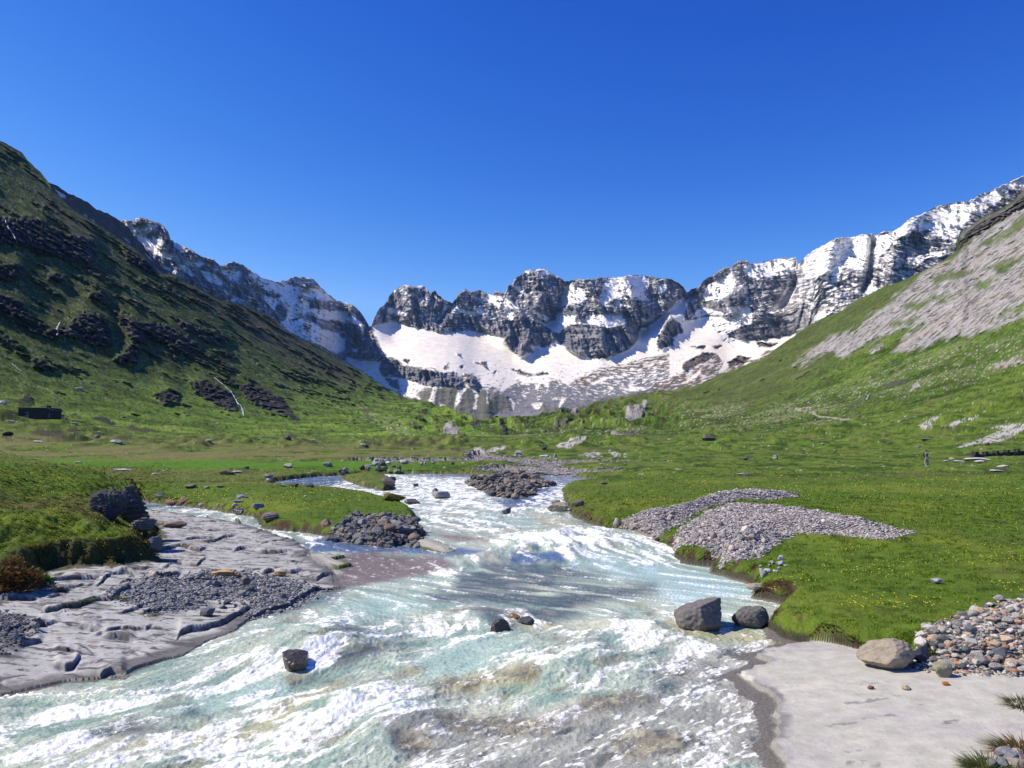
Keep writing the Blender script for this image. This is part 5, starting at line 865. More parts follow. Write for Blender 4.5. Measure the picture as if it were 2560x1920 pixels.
def heap(world, n, smin, smax, pal, w, name, label, group, kinds=('flat', 'angular', 'round'), lift=.0, wet=0., sub=2, asp=(.4, .7)):
    S_ = inpoly_samples(world, n); cs = colours(len(S_), pal, w)
    for j, (x, y, z, px, py) in enumerate(S_):
        wpx = smin + (smax - smin) * RNG.random() ** 2.2; kd = kinds[RNG.integers(len(kinds))]
        HEAPQ.append((wpx, dict(name=name, px=px, py=py, wpx=wpx, hpx=wpx * RNG.uniform(*asp), col=cs[j], label=label, group=group, kind=kd, i=int(RNG.integers(10)), sub=sub, rz=RNG.uniform(0, 6.28), tilt=RNG.uniform(-.35, .35), sink=.25, wet=bool(RNG.random() < wet), P=np.array([x, y, z + lift * RNG.random()]))))
HEAPQ = []
heap(HEAPR, 230, 16, 44, PALR, [4, 3, 3, 3, 1.2, 2], 'stone', 'river stone in the multicoloured rubble heap at the lower right edge of the photo', 'stones of the lower right rubble heap', ('flat', 'flat', 'angular'), lift=.07, asp=(.3, .6))
heap(HEAPM, 150, 12, 36, [(.10, .10, .105), (.15, .145, .14), (.20, .19, .185), (.23, .18, .14)], [4, 3, 2, 1], 'stone', 'dark angular stone in the rubble heap at the tip of the middle grass islet', 'stones of the dark rubble heap on the islet', ('angular', 'flat'), .03, asp=(.35, .6))
heap(MIDROCK, 170, 8, 26, [(.15, .135, .12), (.21, .185, .155), (.25, .19, .14), (.09, .085, .085)], [3, 3, 1.5, 2], 'stone', 'brown grey stone of the rubble island in the upper river', 'stones of the rubble island', ('angular', 'flat'), .06, asp=(.35, .6))
ED = unproj(Cc(40,480,90,430,200,450,330,480,420,500,560,510,540,560,480,575,330,570,290,545,180,520,60,490), .4)
heap(ED, 70, 8, 24, [(.40, .37, .33), (.30, .28, .26), (.42, .34, .28), (.20, .20, .20)], [3, 3, 2, 1], 'stone', 'pale loose stone along the lower edge of the grey gravel bank', 'larger stones below the gravel bank', lift=.03)
EL = unproj(Cc(505,618,560,612,640,612,650,640,600,670,540,672,505,650), .3); heap(EL, 16, 9, 20, [(.42, .40, .37), (.30, .29, .28)], [2, 1], 'stone', 'light stone in the small cluster on the right bank above the inlet', 'stones of the small cluster', ('round', 'angular'), .02)
EB = unproj(Cc(-190,400,-60,330,30,330,60,380,0,420,-100,440,-160,430) , .35); heap(EB, 26, 8, 24, [(.36, .32, .28), (.26, .25, .24), (.40, .28, .22)], [2, 2, 1], 'stone', 'stone on the river edge left of the upper gravel bank', 'stones left of the upper gravel bank', lift=.03)
EP = unproj(A(1000,690,1240,660,1300,690,1500,700,1760,715,1640,750,1400,835,1300,830,1100,800,950,820,900,780), .2); heap(EP, 44, 9, 24, [(.13, .135, .14), (.20, .20, .20), (.26, .25, .23), (.28, .13, .08)], [4, 3, 1, .4], 'stone', 'flat dark stone among the pebbles of the left rock slab', 'larger stones of the left pebble patch', ('flat', 'round'), .01)
EU = unproj(B(420,160,560,140,700,135,760,150,740,220,600,260,420,230,400,190), .0); heap(EU, 26, 7, 20, [(.05, .05, .055), (.10, .095, .09)], [2, 1], 'stone', 'dark wet stone sticking out of the upper rapids left of the rubble island', 'stones in the upper rapids', ('angular', 'round'), .22, 1., asp=(.45, .7))
EH = unproj(H4(-160,160,0,150,150,150,330,160,500,160,420,190,100,190,-160,200), .45); heap(EH, 16, 8, 22, [(.30, .29, .26), (.40, .38, .34)], [1, 1], 'stone', 'pale stone scattered on the turf behind the far earth bank', 'stones behind the far bank', lift=.02)
EBk = unproj(H3(1500,640,1900,620,2212,600,2212,660,1900,650,1600,670), .15); heap(EBk, 22, 8, 20, [(.12, .12, .10), (.20, .19, .17)], [1, 1], 'stone', 'dark stone at the foot of the far earth bank beside the blue channel', 'stones at the foot of the far bank', lift=.03)
EC = unproj(H6(1760,1560,2074,1540,2074,1660,1760,1660), .3); heap(EC, 16, 22, 64, [(.30, .25, .20), (.20, .20, .21), (.44, .38, .30)], [2, 2, 1], 'stone', 'stone beside the grass tussock in the bottom right corner', 'stones in the bottom right corner', ('flat', 'angular'), .03, sub=3)
ES = unproj(H1(300,760,2200,760,2200,900,300,900), .4)
HEAPQ.sort(key=lambda q: -q[0]); NSTONE = 296 - sum(1 for o in S.objects if o.get('category') == 'stone')
Vr = []; Fr = []; Cr = []; off_ = 0
for q, (wpx, kw) in enumerate(HEAPQ):
    if q < NSTONE: put_rock(**kw); continue
    P = kw['P']; me, ext = proto(kw['i'], kw['kind'], 2); k_ = P[1] / FP; V, F = ICO[2]; co = np.zeros(len(me.vertices) * 3, 'f4'); me.vertices.foreach_get('co', co); V = co.reshape(-1, 3)
    V = V * [kw['wpx'] * k_ / ext[0]] * 1 * np.array([1, 1, kw['hpx'] * 1.25 / kw['wpx'] * ext[0] / ext[2]]); a = kw['rz']; ca, sa = math.cos(a), math.sin(a)
    V = np.stack([V[:, 0] * ca - V[:, 1] * sa, V[:, 0] * sa + V[:, 1] * ca, V[:, 2] + V[:, 1] * kw['tilt']], 1) + [P[0], P[1], max(P[2], -.05) - kw['hpx'] * k_ * .25]
    Vr.append(V); Fr.append(F + off_); Cr.append(np.repeat(kw['col'][None], len(V), 0)); off_ += len(V)
tag(mesh_np('stones', np.concatenate(Vr), np.concatenate(Fr), surf_mat('small_stone', 12, .5, .03, var=.25, detail=5, spec=.25), np.concatenate(Cr), np.full(off_, .85), False), 'smaller stones filling the rubble heaps and river edges', 'stones', kind='stuff')
# uncountable pebbles
def pebbles(name, world, n, s0, s1, pal, w, label, spill=.3):
    S_ = inpoly_samples(world, n, spill); n = len(S_); D, F = ICO[0]; sz = (s0 + (s1 - s0) * RNG.random(n) ** 2) * S_[:, 1] / FP * .5
    V = D[None] * RNG.uniform(.7, 1.15, (n, 12, 1)) * np.stack([sz, sz * RNG.uniform(.55, .9, n), sz * RNG.uniform(.3, .6, n)], 1)[:, None, :]
    a = RNG.uniform(0, 6.28, n); ca, sa = np.cos(a)[:, None], np.sin(a)[:, None]; tl = RNG.normal(0, .3, n)[:, None]
    x = V[..., 0] * ca - V[..., 1] * sa; y = V[..., 0] * sa + V[..., 1] * ca; z = V[..., 2] + V[..., 0] * tl
    V = np.stack([x, y, z], -1) + S_[:, None, :3] + np.array([0, 0, .0]); V[..., 2] += sz[:, None] * .25
    Ff = (F[None] + (np.arange(n) * 12)[:, None, None]).reshape(-1, 3); c = np.repeat(colours(n, pal, w), 12, 0)
    o = mesh_np(name, V.reshape(-1, 3), Ff, MPEB, c, np.full(n * 12, .8), False); tag(o, label, 'pebbles', kind='stuff')
MPEB = surf_mat('pebble', 30, .3, .01, var=.2, detail=3, spec=.3)
PG = [(.38, .345, .325), (.29, .27, .255), (.48, .44, .40), (.38, .29, .25), (.17, .165, .16)]
pebbles('pebbles', BANKR, 9000, 5, 12, PG, [4, 3, 2, 1.5, 1], 'grey pink gravel of the long bank across the right grass', .1)
pebbles('pebbles', BANKR2, 3600, 4, 10, PG, [4, 3, 2, 1.5, 1], 'gravel of the upper grey bank beside the river bend', .08)
pebbles('pebbles', GRAVL, 6500, 5, 13, [(.20, .20, .195), (.27, .27, .26), (.35, .34, .32), (.11, .112, .115)], [4, 3, 1.5, 2], 'dark flat pebbles lying on the left rock slab', .5)
pebbles('pebbles', GRAVLL, 1500, 6, 14, [(.12, .12, .125), (.20, .20, .20), (.07, .07, .075)], [3, 2, 1], 'dark pebbles at the far left edge of the slab')
pebbles('pebbles', HEAPR, 2200, 8, 20, PALR, [4, 3, 3, 3, 1.2, 2], 'small pebbles filling the lower right rubble heap')
pebbles('pebbles', HEAPM, 700, 7, 16, [(.10, .10, .105), (.17, .165, .16)], [1, 1], 'small dark pebbles between the stones of the islet heap')
pebbles('pebbles', MIDROCK, 2200, 4, 11, [(.20, .18, .16), (.12, .11, .10), (.27, .23, .19)], [2, 1, 1], 'pebbles of the rubble island in the upper river')
pebbles('pebbles', FARBAR, 2600, 3, 7, PG, [4, 3, 2, 1.5, 1], 'gravel of the far bar at the head of the rapids')
pebbles('pebbles', FARGRAV, 3800, 3, 6, PG, [4, 3, 2, 1.5, 2], 'gravel of the far dry river bed')
pebbles('pebbles', FARGRAV2, 1400, 3, 6, PG, [4, 3, 2, 1.5, 2], 'gravel strip across the far meadow')
# ------------------------------------------------------------------ 6. grass blades, flowers, shrubs
def blades(name, label, n, x0, x1, y0, y1, hmin, hmax, cond, tint=(1, 1, 1), cat='grass'):
    qx = RNG.uniform(x0, x1, n); qy = RNG.uniform(y0, y1, n); P, ri, ci = cast(qx, qy); k = cond(P, ri, ci) & (ri > 0) & (RNG.random(n) < ss(np.minimum.reduce([(qx - x0) / 90, (x1 - qx) / 90, (qy - y0) / 22 + .0, (y1 - qy) / 40]), 0, 1)); P = P[k]; ri = ri[k]; ci = ci[k]; n = len(P)
    sc = np.clip(P[:, 1] / 20, .7, 4) ** .8; cl_ = ss(fbm(P[:, 0] / .5, P[:, 1] / .5, 2, 601), -.5, .8); h = RNG.uniform(hmin, hmax, n) * sc * (.55 + .9 * cl_); wd = h * RNG.uniform(.13, .30, n)
    a = RNG.uniform(0, 6.28, n); lean = RNG.normal(0, .5, (n, 2)) * h[:, None]; dx = np.cos(a) * wd; dy = np.sin(a) * wd; z0 = P[:, 2] - .01
    B0 = np.stack([P[:, 0] - dx, P[:, 1] - dy, z0], 1); B1 = np.stack([P[:, 0] + dx, P[:, 1] + dy, z0], 1)
    T = np.stack([P[:, 0] + lean[:, 0], P[:, 1] + lean[:, 1], z0 + h], 1)
    V = np.stack([B0, B1, T], 1).reshape(-1, 3); F = np.arange(n * 3).reshape(-1, 3)
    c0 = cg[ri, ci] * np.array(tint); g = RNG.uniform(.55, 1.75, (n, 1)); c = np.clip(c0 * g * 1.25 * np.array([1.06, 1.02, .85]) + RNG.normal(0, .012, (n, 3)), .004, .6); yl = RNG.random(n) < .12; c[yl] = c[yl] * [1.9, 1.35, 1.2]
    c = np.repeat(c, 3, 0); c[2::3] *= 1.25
    o = mesh_np(name, V, F, MBL, c, np.full(len(c), .6), False); tag(o, label, cat, kind='stuff')
def blade_mat():
    m, t, b = newmat('grass_blade'); L = t.links; at = N(t, 'ShaderNodeAttribute', attribute_name='col'); L.new(at.outputs['Color'], b.inputs['Base Color']); b.inputs['Roughness'].default_value = .6; b.inputs['Specular IOR Level'].default_value = .2
    tr = N(t, 'ShaderNodeBsdfTranslucent'); L.new(at.outputs['Color'], tr.inputs[0]); ms = N(t, 'ShaderNodeMixShader'); ms.inputs[0].default_value = .4
    L.new(b.outputs[0], ms.inputs[1]); L.new(tr.outputs[0], ms.inputs[2]); L.new(ms.outputs[0], t.nodes['Material Output'].inputs[0]); return m
MBL = blade_mat()
def grassy(P, ri, ci):
    return (zn['slab'][ri, ci] < .25) & (zn['grv'][ri, ci] < .4) & (zn['gb'][ri, ci] < .3) & (zn['hp'][ri, ci] < .4) & (zn['far'][ri, ci] < .4) & (zn['mr'][ri, ci] < .2) & (zn['hm'][ri, ci] < .4) & (zn['d'][ri, ci] > .03)
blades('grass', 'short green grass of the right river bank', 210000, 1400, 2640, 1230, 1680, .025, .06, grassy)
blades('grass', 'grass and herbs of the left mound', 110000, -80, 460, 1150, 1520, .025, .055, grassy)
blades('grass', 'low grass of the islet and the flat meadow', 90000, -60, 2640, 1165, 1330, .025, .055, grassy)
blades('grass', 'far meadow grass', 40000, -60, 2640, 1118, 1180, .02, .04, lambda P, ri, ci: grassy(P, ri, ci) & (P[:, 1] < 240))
# yellow flowers
def flowers():
    qx = np.concatenate([RNG.uniform(1900, 2600, 900), RNG.uniform(1560, 2600, 420), RNG.uniform(300, 900, 260), RNG.uniform(0, 420, 160)])
    qy = np.concatenate([RNG.uniform(1215, 1530, 900), RNG.uniform(1190, 1260, 420), RNG.uniform(1215, 1262, 260), RNG.uniform(1160, 1400, 160)])
    P, ri, ci = cast(qx, qy); k = grassy(P, ri, ci) & (fbm(P[:, 0] / 3, P[:, 1] / 3, 3, 611) > .05); P = P[k]; n = len(P); r = np.clip(2.4 * P[:, 1] / FP * .5, .014, .045)
    ang = np.linspace(0, 6.283, 7)[:-1]; V = np.zeros((n, 7, 3)); V[:, 0] = P + [0, 0, .075]
    for j, a in enumerate(ang): V[:, j + 1] = P + np.stack([np.cos(a) * r, np.sin(a) * r, np.full(n, .085)], 1)
    V[..., 2] += (V[..., 1] - P[:, None, 1]) * .5 + .01; F = np.array([(0, j, j % 6 + 1) for j in range(1, 7)]); F = (F[None] + (np.arange(n) * 7)[:, None, None]).reshape(-1, 3)
    o = mesh_np('wildflowers', V.reshape(-1, 3), F, plain('yellow_petal', (.72, .58, .02), .6, .1, 3, 0), smooth=False); tag(o, 'small yellow flowers sprinkled over the meadow', 'flowers', kind='stuff')
flowers()
def leaf_cloud(name, cx, cy, cz, rx, ry, rz, n, size, cols, parent=None, flat=.5):
    d = RNG.normal(size=(n, 3)); d /= np.linalg.norm(d, axis=1)[:, None]; r = RNG.uniform(.35, 1, n) ** .5; d[:, 2] = np.abs(d[:, 2]) if flat else d[:, 2]
    lump = 1 + .28 * fbm(d[:, 0] * 2.2 + 3, d[:, 1] * 2.2 + d[:, 2] * 1.7, 3, 621); P = d * (r * lump)[:, None] * [rx, ry, rz] + [cx, cy, cz]
    t1 = RNG.normal(size=(n, 3)); t1 /= np.linalg.norm(t1, axis=1)[:, None]; t2 = np.cross(t1, RNG.normal(size=(n, 3))); t2 /= np.linalg.norm(t2, axis=1)[:, None]
    s_ = size * RNG.uniform(.6, 1.4, (n, 1)); V = np.stack([P - t1 * s_, P + t2 * s_ * .35, P + t1 * s_, P - t2 * s_ * .35], 1).reshape(-1, 3)
    c = np.array(cols)[RNG.integers(len(cols), size=n)] * RNG.uniform(.7, 1.3, (n, 1)); return mesh_np(name, V, np.arange(n * 4).reshape(-1, 4), MBL, np.repeat(c, 4, 0), np.full(n * 4, .7), False, parent)
def empty(name, loc, label, cat, group=None):
    o = bpy.data.objects.new(name, None); COL.objects.link(o); o.location = loc; o.empty_display_size = .2; return tag(o, label, cat, group)
def tube(pts, r0, r1, seg=5):
    pts = np.array(pts, float); V = []; n = len(pts)
    for i, p in enumerate(pts):
        t = pts[min(i + 1, n - 1)] - pts[max(i - 1, 0)]; t /= np.linalg.norm(t) + 1e-9; a = np.cross(t, [.3, .9, .2]); a /= np.linalg.norm(a); b = np.cross(t, a); r = r0 + (r1 - r0) * i / (n - 1)
        for k in range(seg): V.append(p + r * (math.cos(6.283 * k / seg) * a + math.sin(6.283 * k / seg) * b))
    F = [(i * seg + k, i * seg + (k + 1) % seg, (i + 1) * seg + (k + 1) % seg, (i + 1) * seg + k) for i in range(n - 1) for k in range(seg)]
    return V, F
def tubes(name, lst, mat, parent=None):
    V = []; F = []
    for pts, r0, r1 in lst:
        v, f = tube(pts, r0, r1); o_ = len(V); V += v; F += [tuple(i + o_ for i in q) for q in f]
    return mesh_np(name, V, F, mat, smooth=True, parent=parent)
MWOOD = plain('woody_stem', (.09, .05, .03), .8)
for x, y, rx, rz, lab, cols in [(-5, 745, .72, .62, 'rusty green juniper bush at the left edge in front of the grass mound', [(.16, .06, .02), (.10, .07, .02), (.05, .075, .015), (.22, .09, .035)]), (150, 712, .42, .3, 'bright green leafy herb clump right of the rusty juniper bush', [(.09, .17, .02), (.13, .20, .03), (.06, .12, .02)])]:
    px, py = L_(A, x, y); P = cast([px], [py])[0][0]; e_ = empty('shrub', P, lab, 'shrub')
    leaf_cloud('foliage', 0, .5 * rx, .05, rx, rx * .8, rz, 5200 if rx > .5 else 1500, .045, cols, e_)
    tubes('stem', [([(0, .5 * rx, -.1), (math.cos(a) * rx * .4, .5 * rx + math.sin(a) * rx * .3, rz * .4), (math.cos(a) * rx * .75, .5 * rx + math.sin(a) * rx * .6, rz * .65)], .03, .008) for a in np.arange(0, 6.2, .8)], MWOOD, e_)
px, py = L_(B, 1330, 148); P = cast([px], [py])[0][0]; o = leaf_cloud('grass_tussock', 0, .3, 0, .6, .5, .4, 900, .08, [(.05, .11, .02), (.08, .16, .02)]); o.location = P; tag(o, 'small round green tussock in the shallow water at the far right bank', 'tussock')
MSTRAW = plain('dry_stalk', (.20, .16, .07), .7, .3, 5, 0)
def tussock(px, py, n, h, rad, label, cols, stalks=0, cat='grass tuft'):
    P = cast([px], [py])[0][0]; e_ = empty('grass_tussock' if stalks else 'grass_tuft', P, label, cat); V = []; C_ = []
    for _ in range(n):
        a = RNG.uniform(0, 6.28); r = rad * RNG.random() ** .5; b0 = np.array([math.cos(a) * r, math.sin(a) * r, -.02]); out = b0 * 1.2 + RNG.normal(0, .25, 3) * h; hh = h * RNG.uniform(.5, 1.1); w_ = .006 + h * .012
        m1 = b0 + out * .4 + [0, 0, hh * .6]; t1 = b0 + out * 1.1 + [0, 0, hh * .95]; sx_ = np.array([math.cos(a + 1.57) * w_, math.sin(a + 1.57) * w_, 0])
        V += [b0 - sx_, b0 + sx_, m1 + sx_ * .7, m1 - sx_ * .7, m1 - sx_ * .7, m1 + sx_ * .7, t1 + sx_ * .1, t1 - sx_ * .1]; C_ += [np.array(cols[RNG.integers(len(cols))]) * RNG.uniform(.7, 1.4)] * 8
    mesh_np('blades', V, np.arange(len(V)).reshape(-1, 4), MBL, np.array(C_), np.full(len(V), .6), False, e_)
    if stalks:
        ls = []
        for _ in range(stalks):
            a = RNG.uniform(2.2, 4.2) if RNG.random() < .8 else RNG.uniform(0, 6.28); L0 = h * RNG.uniform(1.4, 2.8); ls.append(([(math.cos(a) * rad * .3, math.sin(a) * rad * .3, 0), (math.cos(a) * L0 * .25, math.sin(a) * L0 * .15, L0 * .5), (math.cos(a) * L0 * .6, math.sin(a) * L0 * .3, L0 * .85)], .0035, .0015))
        tubes('stalk', ls, MSTRAW, e_)
GG = [(.07, .12, .02), (.11, .15, .03), (.16, .15, .06)]
tussock(*L_(H6, 1690, 1700), 800, .12, .17, 'green grass tussock with long dry stalks in the bottom right corner', GG, 14)
tussock(*L_(H6, 2070, 1540), 700, .11, .24, 'reddish and green grass clump at the right edge above the tussock', [(.20, .09, .03), (.08, .12, .02), (.14, .08, .03)], 0)
tussock(*L_(H6, 2050, 1010), 300, .10, .16, 'small brown grass clump on the slab at the right edge', [(.16, .13, .06), (.09, .10, .03)], 0)
tussock(*L_(H6, 1150, 500), 260, .12, .12, 'green tuft growing between the slate stone and the rubble heap', GG, 0)
for (x, y, lab) in [(320, 225, 'brownish grass tuft at the upper left of the slab, leftmost'), (480, 232, 'flat brown grass tuft on the slab right of the leftmost one'), (665, 355, 'small green tuft in a crack of the left slab'), (740, 352, 'wider green tuft in the same crack of the left slab'), (1072, 325, 'green tuft at the corner of the pebble patch'), (1272, 478, 'bright green tuft alone on the smooth left slab')]:
    tussock(*L_(H7, x, y), 220, .06, .13, lab, GG if y > 300 else [(.14, .12, .06), (.08, .09, .03)])
# ------------------------------------------------------------------ 7. hut, ruined wall, posts, waterfalls
def box(x0, x1, y0, y1, z0, z1):
    v = [(x, y, z) for z in (z0, z1) for x, y in ((x0, y0), (x1, y0), (x1, y1), (x0, y1))]
    return v, [(3, 2, 1, 0), (4, 5, 6, 7), (0, 1, 5, 4), (1, 2, 6, 5), (2, 3, 7, 6), (3, 0, 4, 7)]
def meshb(name, parts, mat, parent=None, smooth=False):
    V = []; F = []
    for v, f in parts: o_ = len(V); V += v; F += [tuple(i + o_ for i in q) for q in f]
    return mesh_np(name, V, F, mat, smooth=smooth, parent=parent)
MWALL = plain('dry_stone_wall', (.052, .045, .042), .9, .6, 3.2, 1., .25); MROOF = plain('turf_roof', (.11, .10, .05), .9, .4, 3, .6, .1)
MDOOR = plain('weathered_door', (.16, .20, .25), .6, .2, 3, .1)
def rubble(x0, x1, y0, y1, z0, z1, s=.45):
    out = []; z = z0
    while z < z1 - .05:
        hh = min(s * RNG.uniform(.5, .8), z1 - z)
        for face in (0, 1):
            x = x0
            while x < x1 - .05:
                w_ = min(s * RNG.uniform(.7, 1.6), x1 - x); j = RNG.uniform(-.07, .07, 4); yy = (y0 - .04, y0 + .3) if face == 0 else (y1 - .3, y1 + .04)
                out.append(box(x + .012, x + w_ - .012, yy[0] + j[0], yy[1] + j[1] * .3, z + .01, z + hh - .01)); x += w_
        z += hh
    return out
def hut():
    px0, px1, pyb = 240 / 5.267, 690 / 5.267, 960 + 470 / 5.267
    P = Vector(((( px0 + px1) / 2 - 1280) / FP * 235., 235., 10.84)); k = P.y / FP; W = (px1 - px0) * k; Hh = 31 * k; e_ = empty('stone_hut', P, 'low dark stone hut with a turf roof at the foot of the left slope', 'hut')
    D_ = 5.; parts = rubble(-W / 2, W / 2 * .98, 0, D_, -2.5, Hh * .93, .6) + [box(-W / 2 + .1, W / 2 - .2, .1, D_ - .1, -2.5, Hh * .93)]
    meshb('wall', parts, MWALL, e_)
    v = [(-W / 2 - .15, -.3, Hh * .94), (W * .36, -.3, Hh * .90), (W / 2 + .25, -.3, Hh * .70), (W / 2 + .25, D_ + .3, Hh * .72), (W * .36, D_ + .3, Hh * .98), (-W / 2 - .15, D_ + .3, Hh * 1.0)]
    v2 = v + [(a, b, c + .22) for a, b, c in v]; meshb('roof', [(v2, [(6, 7, 10, 11), (7, 8, 9, 10), (0, 1, 7, 6), (1, 2, 8, 7), (2, 3, 9, 8), (3, 4, 10, 9), (4, 5, 11, 10), (5, 0, 6, 11), (5, 4, 1, 0), (4, 3, 2, 1)])], MROOF, e_)
    dx = (385 - 240) / 548 * W - W / 2; d = meshb('door', [box(dx - .42, dx + .42, -.13, .02, -.1, Hh * .62)], MDOOR, e_); meshb('door_panel', [box(dx - .30, dx + .25, -.19, -.12, Hh * .36, Hh * .55)], plain('dark_pane', (.03, .04, .05), .3), d)
    dx = (742 - 240) / 548 * W - W / 2; meshb('shutter', [box(dx - .12, dx + .12, -.13, .02, Hh * .12, Hh * .52)], MDOOR, e_)
    dx = (683 - 240) / 548 * W - W / 2; meshb('chimney', rubble(dx - .5, dx + .5, 1, 2, Hh * .9, Hh * 1.14, .3) + [box(dx - .4, dx + .4, 1.1, 1.9, Hh * .9, Hh * 1.12)], MWALL, e_)
    return P, k
HUTP, HK = hut()
def wall():
    a = cast([2434], [1145])[0][0]; b = cast([2620], [1131])[0][0]; a = np.array(a); b = np.array(b); d = b - a; L = np.hypot(d[0], d[1]); k = a[1] / FP
    e_ = empty('ruined_wall', a, 'black ruined stone wall with five stubby pillars in the right meadow', 'wall'); e_.rotation_euler = (0, 0, math.atan2(d[1], d[0])); hz = d[2] / L; n = 26; par = []
    for i in range(n):
        x0 = L * i / n; x1 = L * (i + 1) / n; z = hz * (x0 + x1) / 2; h_ = (8 + RNG.uniform(-1.6, 1.6)) * k; par += rubble(x0, x1, 0, .7, z - .5, z + h_, .4) + [box(x0, x1, .1, .6, z - .5, z + h_ - .1)]
    meshb('wall', par, MWALL, e_)
    for xx in (1385, 1560, 1750, 1950, 2125):
        x = (xx - 1340) / 6.9125 * k * 1.02; z = hz * x; h_ = (15.5 if xx < 1400 else 14) * k; w_ = (4.6 if xx < 1400 else 3.4) * k; meshb('pillar', rubble(x - w_, x + w_, -.1, .8, z - .5, z + h_, .35) + [box(x - w_ + .1, x + w_ - .1, 0, .7, z - .5, z + h_ - .05)], MWALL, e_)
wall()
for x, y, h_, lab in [(850, 226, 10, 'thin dark post standing at the foot of the left slope'), (45, 294, 8, 'short dark post beside a flat stone in the left meadow')]:
    px, py = L_(H3, x, y); P = hill_at(px, py) if py < 1099 else Vector(cast([px], [py])[0][0]); k = P.y / FP
    o = tubes('wooden_post', [([(0, 0, -.3), (0, 0, h_ * k * .6), (.02, 0, h_ * k)], .10 if h_ > 9 else .06, .07)], plain('dark_wood', (.05, .04, .03), .8)); o.location = P; tag(o, lab, 'post')
MFALL = plain('falling_water', (.62, .66, .70), .35, .25, 2, .8, .2)
for pts, wpx, lab in [(R1(22, 488, 30, 510, 40, 535, 58, 552, 70, 580, 85, 615), 5, 'thin double waterfall on the dark cliff at the left edge'), (R1(1040, 1258, 1078, 1290, 1118, 1322, 1140, 1350, 1150, 1378, 1172, 1400, 1180, 1425, 1190, 1452), 8, 'white waterfall stepping down the dark cliffs of the left slope'), (R1(58, 1198, 78, 1215, 102, 1235), 8, 'short white cascade in the grass low on the left slope'), (R1(290, 990, 275, 1020, 280, 1048, 275, 1060), 6, 'small waterfall beside the big rock overhang on the left slope'),
    (R3(965, 905, 950, 930, 925, 955, 890, 995, 850, 1040, 822, 1070), 4, 'long thin white water slide down the pale rock of the right slope'), (R3(1048, 1298, 1036, 1312, 1030, 1330), 5, 'tiny cascade in the gully of the right slope')]:
    pts = np.array(pts); t = np.linspace(0, len(pts) - 1, 34); qx = np.interp(t, range(len(pts)), pts[:, 0]); qy = np.interp(t, range(len(pts)), pts[:, 1]); Ps = [hill_at(a, b) for a, b in zip(qx, qy)]; n = len(Ps)
    for it in range(3): Ps = [Ps[0]] + [(Ps[i - 1] + Ps[i] * 2 + Ps[i + 1]) / 4 for i in range(1, n - 1)] + [Ps[-1]]
    V = []; F = []; o0 = Ps[-1].copy()
    for st_ in range(4):
        ph = st_ * 7.7
        for i in range(n - 1):
            if n2(i * .33 + ph, ph, 5) < -.05: continue
            ring = []
            for q in (i, i + 1):
                p = Ps[q]; k = p.y / FP; w_ = wpx * k * .08 * (.6 + .8 * abs(n2(q * .5 + ph, 3.3, 9))) * (.5 + .6 * q / n); sx_ = wpx * k * .34 * (.4 + .8 * q / n) * n2(q * .21 + ph, ph, 11) * 1.6
                c_ = p - o0 + Vector((sx_ + (.5 if p.x < 0 else -.5), -1.1 + .3 * n2(q * .6, ph, 7), .35)); ring += [c_ + Vector((-w_, .2, 0)), c_ + Vector((0, -.12, .05)), c_ + Vector((w_, .2, 0))]
            b_ = len(V); V += ring; F += [(b_, b_ + 1, b_ + 4, b_ + 3), (b_ + 1, b_ + 2, b_ + 5, b_ + 4)]
    o = mesh_np('waterfall', V, F, MFALL); o.location = o0; tag(o, lab, 'waterfall')
